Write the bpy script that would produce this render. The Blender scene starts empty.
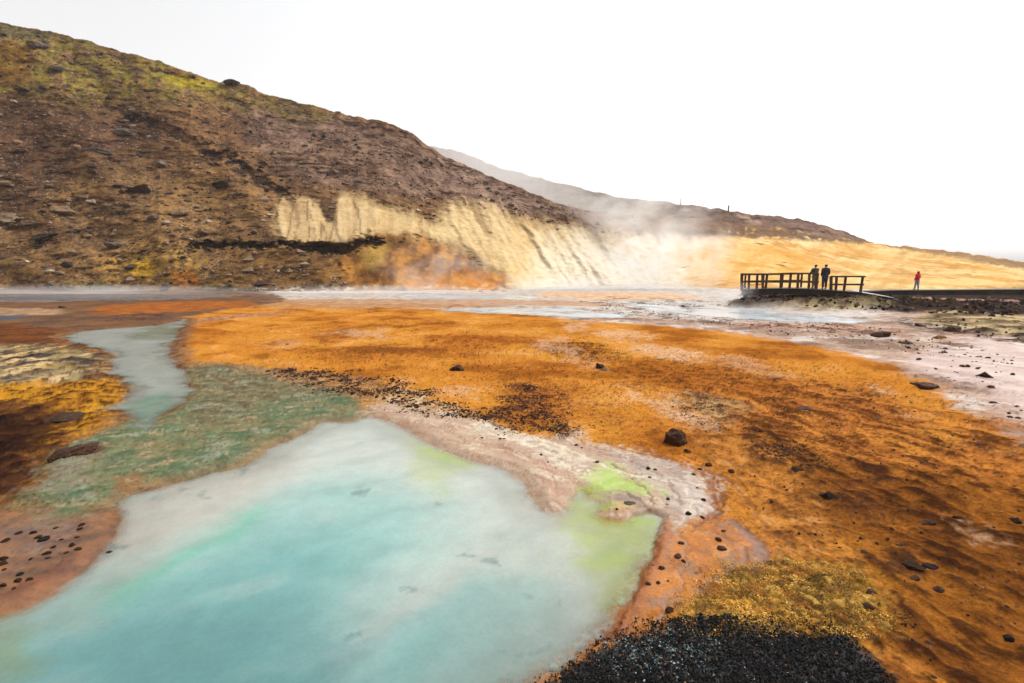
import bpy, bmesh, math, random
import numpy as np
from mathutils import Vector, Matrix, noise as mnoise
random.seed(7); RNG = np.random.default_rng(11)
R = math.radians
sc = bpy.context.scene
COL = sc.collection

# ------------------------------------------------------------------ camera
F = 483.6; CAMH = 2.2; PITCH = math.atan(69.5/F)
cp, sp = math.cos(PITCH), math.sin(PITCH)
cam = bpy.data.cameras.new('camera'); cam.sensor_width = 36; cam.lens = 36*F/1024
cam.clip_start = 0.05; cam.clip_end = 8000
co = bpy.data.objects.new('camera', cam); COL.objects.link(co)
co.location = (0, 0, CAMH); co.rotation_euler = (math.pi/2-PITCH, 0, 0)
sc.camera = co

def ray(px, py):
    a = (np.asarray(px, float)-512)/F; b = -(np.asarray(py, float)-341.5)/F
    return a, cp+sp*b, -sp+cp*b
def at(px, py, z=0.0):                     # point on the ground seen there
    a, f, u = ray(px, py); k = (z-CAMH)/u
    return np.array([a*k, f*k, z+0*k])
def atY(px, py, Y):                        # point at depth Y
    a, f, u = ray(px, py); k = Y/f
    return np.array([a*k, Y+0*k, CAMH+u*k])
def proj(p):
    x, y, z = p[0], p[1], p[2]-CAMH
    d = cp*y-sp*z; v = sp*y+cp*z
    return 512+F*x/d, 341.5-F*v/d

# ------------------------------------------------------------------ noise
def _h(ix, iy, iz, s):
    h = (ix.astype(np.uint32)*np.uint32(374761393)) ^ (iy.astype(np.uint32)*np.uint32(668265263)) ^ (iz.astype(np.uint32)*np.uint32(2147483647)) ^ np.uint32((s*974634777) & 0xffffffff)
    h = (h ^ (h >> np.uint32(13)))*np.uint32(1274126177)
    h = (h ^ (h >> np.uint32(15)))*np.uint32(2246822519)
    return h ^ (h >> np.uint32(16))
def gn2(x, y, s=0):
    x = np.asarray(x, np.float64); y = np.asarray(y, np.float64)
    fx = np.floor(x); fy = np.floor(y); tx = (x-fx).astype(np.float32); ty = (y-fy).astype(np.float32)
    ix = fx.astype(np.int64); iy = fy.astype(np.int64); z0 = np.zeros_like(ix)
    def g(dx, dy):
        a = _h(ix+dx, iy+dy, z0, s).astype(np.float32)*np.float32(2*math.pi/4294967296.)
        return np.cos(a)*(tx-dx)+np.sin(a)*(ty-dy)
    u = tx*tx*tx*(tx*(tx*6-15)+10); v = ty*ty*ty*(ty*(ty*6-15)+10)
    a = g(0,0); b = g(1,0); c = g(0,1); d = g(1,1)
    return ((a+(b-a)*u)*(1-v)+(c+(d-c)*u)*v)*1.5
def gn3(x, y, z, s=0):
    P = [np.asarray(q, np.float64) for q in (x, y, z)]
    f = [np.floor(q) for q in P]; t = [(q-g).astype(np.float32) for q, g in zip(P, f)]; i = [g.astype(np.int64) for g in f]
    w = [q*q*q*(q*(q*6-15)+10) for q in t]
    out = 0
    for dx in (0,1):
        for dy in (0,1):
            for dz in (0,1):
                h = _h(i[0]+dx, i[1]+dy, i[2]+dz, s)
                gx = ((h & np.uint32(1023)).astype(np.float32)/511.5-1); gy = (((h >> np.uint32(10)) & np.uint32(1023)).astype(np.float32)/511.5-1); gz = (((h >> np.uint32(20)) & np.uint32(1023)).astype(np.float32)/511.5-1)
                d = gx*(t[0]-dx)+gy*(t[1]-dy)+gz*(t[2]-dz)
                out = out + d*(w[0] if dx else 1-w[0])*(w[1] if dy else 1-w[1])*(w[2] if dz else 1-w[2])
    return out*1.3
def fbm2(x, y, sc_, o=4, s=0, g=.5):
    r = 0; a = 1; n = 0
    for k in range(o):
        r = r + a*gn2(x/sc_, y/sc_, s+k*17); n += a; a *= g; sc_ /= 2.03
    return r/n*1.6
def fbm3(x, y, z, sc_, o=4, s=0, g=.5):
    r = 0; a = 1; n = 0
    for k in range(o):
        r = r + a*gn3(x/sc_, y/sc_, z/sc_, s+k*17); n += a; a *= g; sc_ /= 2.03
    return r/n*1.6
def ss(a, b, x):
    t = np.clip((x-a)/(b-a), 0, 1); return t*t*(3-2*t)
def sdf(X, Y, poly, margin=1e9):
    """signed distance to a polygon, negative inside; points beyond margin get a big value"""
    P = np.asarray(poly, float); out = np.full(X.shape, 1e3)
    m = (X > P[:,0].min()-margin) & (X < P[:,0].max()+margin) & (Y > P[:,1].min()-margin) & (Y < P[:,1].max()+margin)
    x = X[m]; y = Y[m]; d2 = np.full(x.shape, 1e18); ins = np.zeros(x.shape, bool)
    for (ax, ay), (bx, by) in zip(P, np.roll(P, -1, 0)):
        ex, ey = bx-ax, by-ay; L = ex*ex+ey*ey+1e-12
        t = np.clip(((x-ax)*ex+(y-ay)*ey)/L, 0, 1)
        d2 = np.minimum(d2, (x-ax-t*ex)**2+(y-ay-t*ey)**2)
        c = ((ay > y) != (by > y)); c2 = x < (bx-ax)*(y-ay)/(by-ay+(1e-12 if by == ay else 0))+ax
        ins ^= (c & c2)
    out[m] = np.sqrt(d2)*np.where(ins, -1, 1)
    return out
def smooth_poly(p, n=2):
    p = np.asarray(p, float)
    for _ in range(n):
        q = np.roll(p, -1, 0); r = np.empty((len(p)*2, 2)); r[0::2] = p*.75+q*.25; r[1::2] = p*.25+q*.75; p = r
    return p
def lin(c):
    c = np.asarray(c, float)/255.; return np.where(c <= .04045, c/12.92, ((c+.055)/1.055)**2.4)
K = 0.62
def alb(*c): return lin(c)*K
def crop(x0, y0, pts, k=300/1024.): return [(x0+a*k, y0+b*k) for a, b in pts]

# ------------------------------------------------------------------ object helpers
def tag(o, label=None, cat=None, group=None, kind=None):
    if label: o['label'] = label
    if cat: o['category'] = cat
    if group: o['group'] = group
    if kind: o['kind'] = kind
    return o
def link(name, me, mat=None, parent=None):
    o = bpy.data.objects.new(name, me); COL.objects.link(o)
    if mat is not None: me.materials.clear(); me.materials.append(mat)
    if parent is not None: o.parent = parent
    return o
def np_mesh(name, V, Fq, attrs=None, smooth=True):
    me = bpy.data.meshes.new(name); V = np.asarray(V, np.float32); Fq = np.asarray(Fq, np.int32); k = Fq.shape[1]
    me.vertices.add(len(V)); me.vertices.foreach_set('co', V.ravel())
    me.loops.add(Fq.size); me.loops.foreach_set('vertex_index', Fq.ravel())
    me.polygons.add(len(Fq)); me.polygons.foreach_set('loop_start', np.arange(0, Fq.size, k, dtype=np.int32))
    me.polygons.foreach_set('loop_total', np.full(len(Fq), k, np.int32))
    me.update(calc_edges=True)
    for an, (ty, arr) in (attrs or {}).items():
        at_ = me.attributes.new(an, ty, 'POINT')
        at_.data.foreach_set('color' if ty == 'FLOAT_COLOR' else 'value', np.asarray(arr, np.float32).ravel())
    me.polygons.foreach_set('use_smooth', np.full(len(Fq), smooth, bool))
    me.validate(); return me
def grid_faces(nr, nc, wrap=False):
    i = np.arange(nr-1)[:,None]; j = np.arange(nc if wrap else nc-1)[None,:]; j2 = (j+1) % nc
    return np.stack([i*nc+j, i*nc+j2, (i+1)*nc+j2, (i+1)*nc+j], -1).reshape(-1, 4)

# ------------------------------------------------------------------ materials
class MT:
    def __init__(s, name, rough=.9, spec=.3):
        s.m = bpy.data.materials.new(name); s.m.use_nodes = True; s.t = s.m.node_tree; s.n = s.t.nodes; s.l = s.t.links
        s.b = s.n['Principled BSDF']; s.b.inputs['Roughness'].default_value = rough; s.b.inputs['Specular IOR Level'].default_value = spec
    def node(s, ty, **kw):
        n = s.n.new(ty)
        for k, v in kw.items():
            if k in n.inputs: n.inputs[k].default_value = v
            else: setattr(n, k, v)
        return n
    def noise(s, scale, detail=4, rough=.55, vec=None, dist=0):
        n = s.node('ShaderNodeTexNoise', Scale=scale, Detail=detail, Roughness=rough, Distortion=dist)
        s.l.new(vec if vec is not None else s.geo(), n.inputs['Vector']); return n.outputs['Fac']
    def geo(s):
        if not hasattr(s, '_g'): s._g = s.node('ShaderNodeTexCoord').outputs['Object']
        return s._g
    def ramp(s, f, a, b, lo, hi):
        n = s.node('ShaderNodeMapRange'); n.interpolation_type = 'SMOOTHSTEP'; s.l.new(f, n.inputs[0])
        for k, v in zip((1,2,3,4), (a, b, lo, hi)): n.inputs[k].default_value = v
        return n.outputs[0]
    def math(s, op, a, b):
        n = s.node('ShaderNodeMath', operation=op)
        for k, v in ((0,a),(1,b)):
            if isinstance(v, (int, float)): n.inputs[k].default_value = v
            else: s.l.new(v, n.inputs[k])
        return n.outputs[0]
    def mul(s, c, f):            # colour times a grey factor
        n = s.node('ShaderNodeVectorMath', operation='SCALE'); s.l.new(c, n.inputs[0])
        if isinstance(f, (int, float)): n.inputs['Scale'].default_value = f
        else: s.l.new(f, n.inputs['Scale'])
        return n.outputs[0]
    def mix(s, f, a, b):
        n = s.node('ShaderNodeMix', data_type='RGBA')
        for q, v in ((0,f),(6,a),(7,b)):
            if isinstance(v, (int, float)): n.inputs[q].default_value = v
            elif isinstance(v, (tuple, list, np.ndarray)): n.inputs[q].default_value = (*[float(t) for t in v[:3]], 1)
            else: s.l.new(v, n.inputs[q])
        return n.outputs[2]
    def attr(s, name):
        n = s.node('ShaderNodeAttribute', attribute_name=name); return n
    def bump(s, h, strength, dist):
        n = s.node('ShaderNodeBump', Strength=strength, Distance=dist); s.l.new(h, n.inputs['Height'])
        if s.b.inputs['Normal'].links: s.l.new(s.b.inputs['Normal'].links[0].from_socket, n.inputs['Normal'])
        s.l.new(n.outputs[0], s.b.inputs['Normal'])
    def base(s, c): s.l.new(c, s.b.inputs['Base Color'])

def simple_mat(name, c, rough=.85, spec=.3, var=.35, scale=6, bump=.3, bd=.02):
    m = MT(name, rough, spec); n = m.noise(scale, 5); n2 = m.noise(scale*6, 3)
    c = np.asarray(c)
    m.base(m.mul(m.mix(m.ramp(n, .3, .7, 0, 1), c*(1-var), c*(1+var)), m.ramp(n2, .3, .7, .8, 1.15)))
    if 'stone' in name or 'rock' in name:
        oi = m.node('ShaderNodeObjectInfo'); src = m.b.inputs['Base Color'].links[0].from_socket
        r2 = m.math('FRACT', m.math('MULTIPLY', oi.outputs['Random'], 7.31), 0)
        m.base(m.mix(m.math('MULTIPLY', r2, .30), m.mul(src, m.ramp(oi.outputs['Random'], 0, 1, .45, 1.15)), alb(120,78,44)))
    if bump: m.bump(n2, bump, bd)
    return m.m

# ================================================================== GROUND SHEET
az = np.concatenate([np.linspace(-180, -66, 40, endpoint=False), np.linspace(-66, -50, 60, endpoint=False), np.linspace(-50, 50, 900, endpoint=False), np.linspace(50, 66, 60, endpoint=False), np.linspace(66, 180, 40, endpoint=False)])
ang = np.concatenate([np.linspace(78, 47, 40, endpoint=False), np.linspace(47, 8, 330, endpoint=False), np.linspace(8, 1.6, 170, endpoint=False)])
rr = np.concatenate([CAMH/np.tan(np.radians(ang)), np.geomspace(80, 6000, 40)])
A, RR = np.meshgrid(np.radians(az), rr)
GX = RR*np.sin(A); GY = RR*np.cos(A)
X = GX.ravel(); Y = GY.ravel(); RD = RR.ravel()
SEL = (Y > 0.3) & (RD < 90) & (np.abs(X) < Y*1.6+1)    # the part worth painting
xs, ys, rs = X[SEL], Y[SEL], RD[SEL]
nv = len(xs)
wx = fbm2(xs, ys, 1.0, 4, 3); wy = fbm2(xs+40, ys, 1.0, 4, 5)
N2 = fbm2(xs, ys, 2.4, 5, 21); N1 = fbm2(xs, ys, .8, 5, 31); NS = fbm2(xs, ys, .22, 4, 41); NF = fbm2(xs, ys, .06, 3, 51); N8 = fbm2(xs, ys, 8, 4, 61)
# streaky noise, stretched along the run-off direction of the right-hand flat
p0, p1 = at(820, 430), at(960, 478); fl = (p1-p0)[:2]; fl /= np.linalg.norm(fl)
sa = xs*fl[0]+ys*fl[1]; sb = -xs*fl[1]+ys*fl[0]
STR = fbm2(sa/5.0+wx*.12, sb+wy*.16, .34, 5, 71); STR2 = fbm2(sa/4.0, sb+wy*.2, .11, 4, 81); STRB = fbm2(sa/3.0+wx*.3, sb+wy*.3, 1.2, 4, 91)
WARP = {}
def wpoly(pts, n=2):
    p = at(np.array([q[0] for q in pts]), np.array([q[1] for q in pts]))
    return smooth_poly(np.stack([p[0], p[1]], 1), n)
def mask(pts, soft=.02, warp=.03, lo=None, n=2, seed=0, fine=1.):
    """soft-edged, noise-bent world-space region"""
    w = wpoly(pts, n); r0 = float(np.median(np.hypot(w[:,0], w[:,1])))
    q = .10*r0; mg = soft*r0*1.5+warp*r0*2.2
    i = np.nonzero((xs > w[:,0].min()-mg) & (xs < w[:,0].max()+mg) & (ys > w[:,1].min()-mg) & (ys < w[:,1].max()+mg))[0]
    x, y = xs[i], ys[i]
    d = sdf(x+warp*r0*fbm2(x+seed*3.7, y, q, 5, 101+seed, .6), y+warp*r0*fbm2(x, y+seed*5.1, q, 5, 151+seed, .6), w, mg)
    d = d+fine*(.45*warp+.5*soft)*r0*fbm2(x+7, y+seed, q*.16, 3, 181+seed)
    out = np.zeros(len(xs)); out[i] = ss(soft*r0, -soft*r0, d)
    return out
C = np.zeros((nv, 3)); ROUGH = np.full(nv, .9)
def paint(m, c, rough=None):
    i = np.nonzero(m > .003)[0]; q = np.clip(m[i], 0, 1); c = np.asarray(c)
    C[i] = C[i]*(1-q[:,None])+(c[i] if c.ndim == 2 else c)*q[:,None]
    if rough is not None: ROUGH[i] = ROUGH[i]*(1-q)+rough*q
def tone(c, n, amt):             # colour varied by a noise field
    return np.asarray(c)[None,:]*np.clip(1+n*amt, .15, 2.2)[:,None]
def blend(a, b, f):
    f = np.clip(f, 0, 1)[:,None]; return np.asarray(a)*(1-f)+np.asarray(b)*f

POOL = [(-120,640),(0,608),(23,602),(53,587),(82,564),(103,541),(114,525),(112,505),(118,495),(143,487),(180,478),(209,468),(233,466),(253,457),(268,444),(291,436),(309,427),(322,417),(345,421),(367,413),(385,416),(414,429),(438,443),(461,452),(480,459),(509,464),(527,478),(536,496),(547,508),(562,505),(568,491),(580,484),(590,492),(604,497),(606,504),(598,512),(620,516),(640,510),(655,509),(666,514),(660,521),(660,537),(653,555),(641,575),(632,596),(623,612),(614,626),(597,638),(576,655),(558,669),(530,688),(460,740),(380,800),(-120,800)]
STREAM = [(60,338),(67,334),(97,328),(138,327),(165,323),(183,318),(188,319),(184,327),(176,343),(174,360),(182,372),(193,384),(189,395),(178,408),(160,420),(146,432),(128,430),(120,416),(113,398),(122,387),(117,375),(110,360),(100,349),(80,345)]
def wd(pts, warp=.012, seed=0):
    w = wpoly(pts, 2); r0 = float(np.median(np.hypot(w[:,0], w[:,1]))); q = .06*r0
    return sdf(xs+warp*r0*fbm2(xs, ys, q, 5, 501+seed, .6), ys+warp*r0*fbm2(xs+9, ys, q, 5, 551+seed, .6), w, 1.2)
dP = wd(POOL, .010, 1); dS = wd(STREAM, .008, 2)
far_pools = [[(440,310.5),(462,307),(520,306.5),(570,308),(612,312),(640,318),(600,317.5),(540,316),(480,313)],
             [(600,297.5),(640,303),(690,307),(742,304),(770,309),(800,314),(868,318),(868,324),(800,322),(742,318),(690,315),(650,310)],
             [(-60,313),(-60,317.5),(0,319),(24,318),(42,316),(20,314)],
             [(380,296),(420,293),(480,293),(560,297),(520,300),(440,300)],
             [(-300,300),(-300,295),(60,295),(160,295),(220,297),(150,299),(60,300)]]
dFar = np.min(np.stack([wd(p, .012, 3+i) for i, p in enumerate(far_pools)]), 0)
def lines(n, w=.05): return ss(w, 0, np.abs(n))
# --- base: the orange flat
orange = alb(218,148,58); deep = alb(150,82,28); rust = alb(120,60,28); pink = alb(226,190,165)
C = blend(orange, alb(192,116,44), .5+N2*.7+N1*.35)
C = blend(C, alb(150,86,30), ss(.05,.5,N2*.8-N1*.5+.3*NS)*.7); C = blend(C, alb(116,70,36), ss(.25,.6,N8*.5+N2*.5+.4*NS)*.55); C = blend(C, alb(226,164,98), ss(.2,.55,-N2*.6+N1*.6)*.5)
C = C*np.clip(1+.10*N1+.12*NS, .4, 1.6)[:,None]
# right-hand part: darker ochre brown, streaked
mR = mask([(640,380),(760,372),(900,392),(985,425),(1060,450),(1400,640),(1400,900),(560,900),(680,640),(740,590),(800,520),(760,460),(690,420)], .10, .08, seed=1)
col = blend(alb(196,120,54), alb(138,82,42), .45+STR*.55+STRB*.5+N1*.4+NS*.3)
col = blend(col, alb(86,48,24), ss(.02,.45,STR2*.8+STR*.4+STRB*.35+NS*.45+N1*.3)*.85)
col = blend(col, alb(224,150,62), ss(.12,.5,-STR-.4*STR2+.25*NS)*.65)
paint(mR*.95, col)
paint(mR*ss(.25,.55,NF*.8+NS*.5+STR2*.3)*.55, alb(78,44,24)); paint(mR*ss(.3,.55,-NF*.8-NS*.4)*.35, alb(226,160,84))
mD = mask([(735,425),(800,440),(880,470),(960,480),(1060,480),(1400,700),(1400,900),(880,900),(880,640),(820,560),(770,500)], .07, .06, seed=2)
paint(mD*.82, blend(alb(140,84,32), alb(66,38,20), .5+STR*.5+STR2*.7+NS*.5+N1*.3)); paint(mD*ss(.2,.5,STR2*.7+NS*.5+.3*STRB)*.6, alb(58,36,24))
paint(mR*lines(fbm2(sa/5.0+wx*.3, sb+wy*.3, .9, 4, 471), .035)*.6, alb(92,54,32))
mW = mask([(690,425),(760,440),(800,500),(830,560),(760,575),(740,520),(712,470)], .06, .06, seed=91)
paint(mW*.75, blend(alb(206,136,62), alb(150,92,44), .45+N1*.8+NS*.7)); paint(mW*ss(.2,.5,NS*.8+NF*.5)*.6, alb(104,64,38)); paint(mW*ss(.25,.5,-NS+.3*N1)*.4, alb(214,160,104))
# far-field silt (white / pinkish), beyond the orange line
silt = blend(alb(204,174,152), alb(156,126,108), .45+N2*.7+N1*.3+NS*.5)
mS = mask([(1500,640),(1024,442),(985,421),(958,404),(935,388),(914,372),(888,362),(841,352),(783,340),(724,331),(640,324),(560,318.5),(480,312),(440,309.5),(330,307),(240,300),(240,284),(1500,280)], .012, .02, seed=3)
paint(mS, silt, .78)
N15 = fbm2(xs, ys, 1.7, 5, 37, .6); N4 = fbm2(xs, ys, 4.2, 4, 39)
paint(mS*ss(-.05,.45,N4+.4*N1)*.6, alb(206,170,146)); paint(mS*ss(.10,.38,N15+.15*N4)*.7, alb(128,104,92), .9); paint(mS*ss(.25,.5,-N15+.2*N1)*.6, alb(238,230,220))
mS2 = mask([(1400,620),(1024,420),(985,400),(958,386),(930,374),(900,360),(960,340),(1024,335),(1400,350)], .03, .03, seed=4)
paint(mS2*.8, blend(alb(208,180,168), alb(178,134,112), .5+N1*.7+STR*.4), .42)
paint(np.maximum(mS2,mS*.7*ss(9,12,xs))*ss(.18,.5,STR2*.7+STR*.6+NS*.2)*.65, alb(150,104,78))
mS3 = mask([(240,287),(520,284),(860,284),(900,300),(870,322),(760,322),(640,318),(560,308),(440,304),(330,303),(240,299)], .03, .04, seed=5)
paint(mS3*.72, blend(alb(226,220,210), alb(172,158,144), .4+N1*.9+NS*.4), .5)
paint(mask([(120,301),(240,300),(330,298.5),(520,300),(600,302),(640,305),(600,306),(520,305.5),(440,308),(330,309),(240,307),(180,308)], .008, .018, seed=84)*.85, blend(alb(204,158,112), alb(176,116,66), .5+N1*.8))
# grey stone dusting on the silt
mS4 = mask([(590,312),(700,300),(760,318),(870,325),(960,345),(940,362),(860,345),(760,330),(640,322)], .015, .03, seed=6)
paint(mS4*ss(.05,.4,N1+NS*.6)*.75, alb(150,128,112))
paint(mask(crop(724,180,[(0,480),(300,490),(560,500),(700,560),(480,520),(200,510),(0,500)]), .012, .02, seed=7)*.6, blend(alb(214,160,130), alb(150,120,108), .5+NS))
paint(mask([(520,292),(640,292),(700,296),(690,300),(560,300)], .01, .02, seed=8)*.7, blend(alb(232,190,130), alb(226,150,70), .5+N1))
# left far bands: purple-brown, bluish grey, orange
mL = mask([(-400,330),(-400,282),(240,285),(300,300),(250,306),(190,316),(186,322),(170,324),(60,333),(30,350),(-60,350)], .012, .02, seed=9)
paint(mL, blend(alb(138,98,66), alb(100,78,66), .5+N2*.8+N1*.3))
paint(mask([(-300,302),(-300,292),(180,293),(260,295),(170,300),(60,302)], .010, .02, seed=10)*.9, blend(alb(112,100,98), alb(140,124,116), .5+N1), .35)
paint(mask([(90,306),(180,301),(250,301),(260,305),(190,312),(120,315),(90,313)], .010, .02, seed=11)*.9, blend(alb(186,112,48), alb(150,84,44), .5+N1))
paint(mask([(-100,313),(-100,308),(30,308),(80,312),(30,316)], .008, .015, seed=12)*.8, blend(alb(196,164,132), alb(160,120,84), .5+N1))
paint(mask([(100,316),(160,314),(185,316),(150,321),(110,321)], .010, .03, seed=13)*.8*ss(-.3,.3,N1+NS), alb(84,58,54))
paint(mask([(-200,345),(-200,322),(40,324),(66,340),(60,346)], .015, .03, seed=14), blend(alb(134,80,44), alb(90,58,42), .5+N1*.9+NS*.3))
# wet edge lines between orange and silt, rim of the stream
paint(mask([(178,372),(172,345),(180,326),(195,318),(300,310),(300,312),(200,321),(186,330),(182,345),(186,368)], .012, .02, seed=15)*.85, blend(alb(196,150,116), alb(130,86,66), .5+NS))
mgn = ss(.55,.05,dS)*(rs < 30); paint(mgn*.9, blend(alb(150,112,80), alb(92,64,48), .5+NS*.8+N1*.5))
paint(mask([(176,374),(190,362),(250,362),(340,382),(380,412),(340,440),(150,505),(112,530),(20,530),(20,490),(80,440),(150,425),(196,400)], .012, .03, seed=85)*.95, blend(alb(168,140,102), alb(110,84,60), .5+NS*.7+N1*.4))
# --- left bank
mB = mask([(-500,346),(0,344),(60,342),(96,345),(110,352),(118,370),(128,388),(118,402),(100,424),(70,452),(44,480),(30,508),(-60,540),(-500,640)], .03, .03, seed=16)
paint(mB, blend(alb(150,98,48), alb(66,40,30), .5+N1*.9+NS*.35))
mB1 = mask([(-300,345),(0,344),(58,345),(108,354),(110,364),(102,380),(60,382),(0,386),(-300,400)], .02, .03, seed=17)
paint(mB1*.95, blend(alb(168,150,110), alb(118,96,78), .5+N1*1.3+NS*.5))
paint(mB1*ss(.12,.4,fbm2(xs,ys*.5,.9,4,301))*.9, alb(222,190,140))
paint(mB1*ss(.2,.42,fbm2(xs+9,ys*.5,.8,4,311))*.9, alb(70,62,62))
paint(mB1*ss(.2,.4,fbm2(xs+19,ys*.6,.5,4,321))*.5, alb(196,158,84))
mB2 = mask([(-100,384),(60,384),(104,378),(124,386),(124,396),(108,412),(84,430),(50,446),(44,436),(70,415),(40,400),(-100,402)], .02, .035, seed=18)
paint(mB2*.9, blend(alb(214,152,44), alb(150,92,36), .42+N1*.8+NS*.8))
paint(mB2*ss(.1,.4,NS+NF*.5)*.7, alb(84,52,28))
mB3 = mask([(-300,410),(0,412),(36,420),(52,412),(80,412),(78,424),(40,446),(46,462),(30,492),(-300,520)], .03, .04, seed=19)
paint(mB3*.9, blend(alb(62,38,28), alb(34,25,24), .5+N1+NS*.4))
paint(mB*ss(.25,.5,NS*.8+NF*.5+.15*N1)*.7, alb(40,28,24))
# tongue lower left
paint(mask([(-400,505),(110,500),(135,520),(120,560),(30,625),(-400,760)], .02, .02, seed=92), blend(alb(150,104,68), alb(104,70,48), .5+N1*.8+NS*.4))
mT = mask([(-200,519),(0,517),(36,507),(74,513),(97,510),(116,524),(105,541),(83,564),(54,588),(24,603),(-200,650)], .03, .03, seed=20)
swirl = np.sin(18*np.hypot(xs-at(84,528)[0], (ys-at(84,528)[1])*1.6)+4*N1+1.5*wx)
paint(mT, blend(alb(160,108,66), alb(108,76,56), .45+N1*.8+.3*swirl+NS*.3), .45)
paint(mT*mask([(0,520),(60,520),(62,545),(20,560),(0,550)], .03, .05, seed=21)*.7, blend(alb(150,122,102), alb(112,92,86), .5+NS))
paint(mask([(0,604),(24,598),(54,583),(84,560),(105,538),(100,534),(78,553),(48,574),(0,592)], .012, .012, seed=22)*.85, blend(alb(134,74,42), alb(104,60,40), .5+NS), .4)
# green algae flat
GREEN = [(188,366),(239,369),(268,377),(303,381),(332,387),(356,400),(372,411),(350,428),(322,420),(309,429),(291,438),(268,446),(253,460),(233,469),(209,470),(180,479),(143,487),(118,481),(112,498),(97,512),(55,515),(34,505),(42,482),(60,460),(80,444),(104,428),(128,416),(158,420),(178,408),(190,396),(196,384),(186,372)]
mG = mask(GREEN, .035, .03, seed=23)
hat = fbm2((xs*.93+ys*.36)/3.2, (-xs*.36+ys*.93)+wx*.1, .16, 4, 331)
gcol = blend(alb(134,138,98), alb(88,104,70), .5+N1*.8+hat*.6+NS*.4)
gcol = blend(gcol, alb(94,122,86), ss(.0,.5,N1+.4*hat)*.7)
gcol = blend(gcol, alb(128,114,76), ss(-.12,.38,-hat*.5+NS*.6-.6*N1)*.8)
gcol = blend(gcol, alb(176,172,146), ss(.22,.5,N1*.8-.4*NS)*.5)
paint(mG, gcol, .62)
paint(mG*mask([(188,364),(239,369),(330,388),(330,400),(250,400),(245,425),(200,420),(182,398)], .04, .04, seed=24)*(.35+.6*ss(-.2,.3,NS+hat*.3)), blend(alb(146,122,84), alb(98,76,50), .5+NS*1.2))
paint(mG*ss(.28,.5,hat+NS*.4)*.4, alb(66,90,62))
paint(mG*ss(.36,.55,-hat*.7+NS*.6+NF*.3)*.7, alb(178,160,122)); paint(mG*ss(.3,.5,-NS*.6-NF*.7)*.5, alb(70,74,46))
paint(mask([(55,458),(85,455),(88,470),(70,485),(50,500),(40,495),(48,478)], .03, .05, seed=25)*.6, alb(150,138,124))
paint(mask([(117,478),(143,478),(147,486),(118,490)], .012, .03, seed=26)*.8, alb(150,104,66))
# pale strip between orange and green (with the pebbles)
mP = mask([(255,366),(330,372),(400,384),(440,398),(500,420),(480,426),(420,420),(385,410),(360,400),(330,388),(268,377)], .015, .03, seed=27)
paint(mP*.8, blend(alb(198,150,100), alb(96,66,54), .45+NS*.9+NF*.3))
paint(mP*mask([(370,400),(400,384),(440,396),(470,410),(430,424),(390,416)], .02, .03, seed=28)*ss(-.2,.3,NS)*.8, alb(222,196,156))
# pink-beige silt north-east of the pool
mN = mask([(362,404),(395,402),(429,414),(462,415),(494,425),(517,434),(555,437),(578,431),(592,442),(617,452),(655,457),(681,464),(703,474),(716,490),(714,506),(703,521),(676,532),(662,540),(640,520),(560,520),(460,470),(380,425)], .030, .035, seed=29)
bei = blend(alb(212,186,156), alb(186,150,122), .5+fbm2((xs*.8-ys*.6)/2.5+wx*.3,xs*.6+ys*.8,.3,4,341)*1.1)
paint(mN, bei, .5)
paint(mask([(470,418),(505,428),(540,440),(578,455),(600,470),(610,500),(596,495),(584,478),(550,460),(510,442),(470,424)], .012, .025, seed=30)*.8, blend(alb(238,230,206), alb(226,212,186), .5+NS), .5)
mN2 = mask([(600,447),(655,458),(690,470),(712,488),(712,506),(700,520),(672,532),(660,522),(664,505),(650,480),(620,462)], .012, .02, seed=31)
paint(mN2*.85, blend(alb(200,184,164), alb(160,140,126), .45+N1*.6+.5*fbm2((xs*.75-ys*.66)/2,(xs*.66+ys*.75),.22,3,351)), .42)
paint(mask([(672,478),(700,488),(712,500),(705,518),(690,520),(680,500)], .012, .02, seed=32)*.7, alb(216,200,184), .4)
paint(mask([(655,528),(668,520),(680,532),(676,552),(664,560),(656,548)], .015, .03, seed=33)*.7, alb(170,138,112), .4)
sw1 = fbm2((xs*.8-ys*.6)/2.2+wx*.35, xs*.6+ys*.8+wy*.2, .24, 4, 421); sw2 = fbm2((xs*.75-ys*.66)/2.5+wx*.3, (xs*.66+ys*.75), .13, 3, 431)
sm_ = np.clip(mN+mN2*.6, 0, 1)
paint(sm_*lines(sw1, .14)*.6, alb(168,118,90)); paint(sm_*lines(sw2, .14)*ss(-.3,.2,sw1)*.6, alb(150,112,92)); paint(sm_*lines(sw1-.28, .14)*.5, alb(240,226,200)); paint(sm_*ss(.2,.5,NS+.5*sw2)*.4, alb(190,160,138)); paint(sm_*ss(.35,.5,-NS*.6-NF*.7)*.4, alb(120,88,70))
# lime algae
lime = blend(alb(156,196,52), alb(196,204,126), .35+N1*.5+NS*.5)
mLi = mask([(586,480),(600,470),(604,462),(613,464),(630,477),(648,488),(650,494),(618,490),(606,496),(586,497)], .03, .03, seed=34)
paint(mLi*.95, lime, .45)
paint(mask([(596,500),(612,498),(640,502),(640,506),(618,507),(600,508)], .012, .02, seed=35)*.8, lime, .45)
# grey bar
paint(mask([(612,493),(622,489),(640,495),(650,504),(647,509),(628,504),(612,500)], .010, .02, seed=36), blend(alb(186,160,134), alb(150,126,108), .5+NS), .5)
paint(mask([(608,508),(622,503),(640,508),(625,514)], .010, .02, seed=37)*.6, alb(224,168,116), .5)
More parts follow.
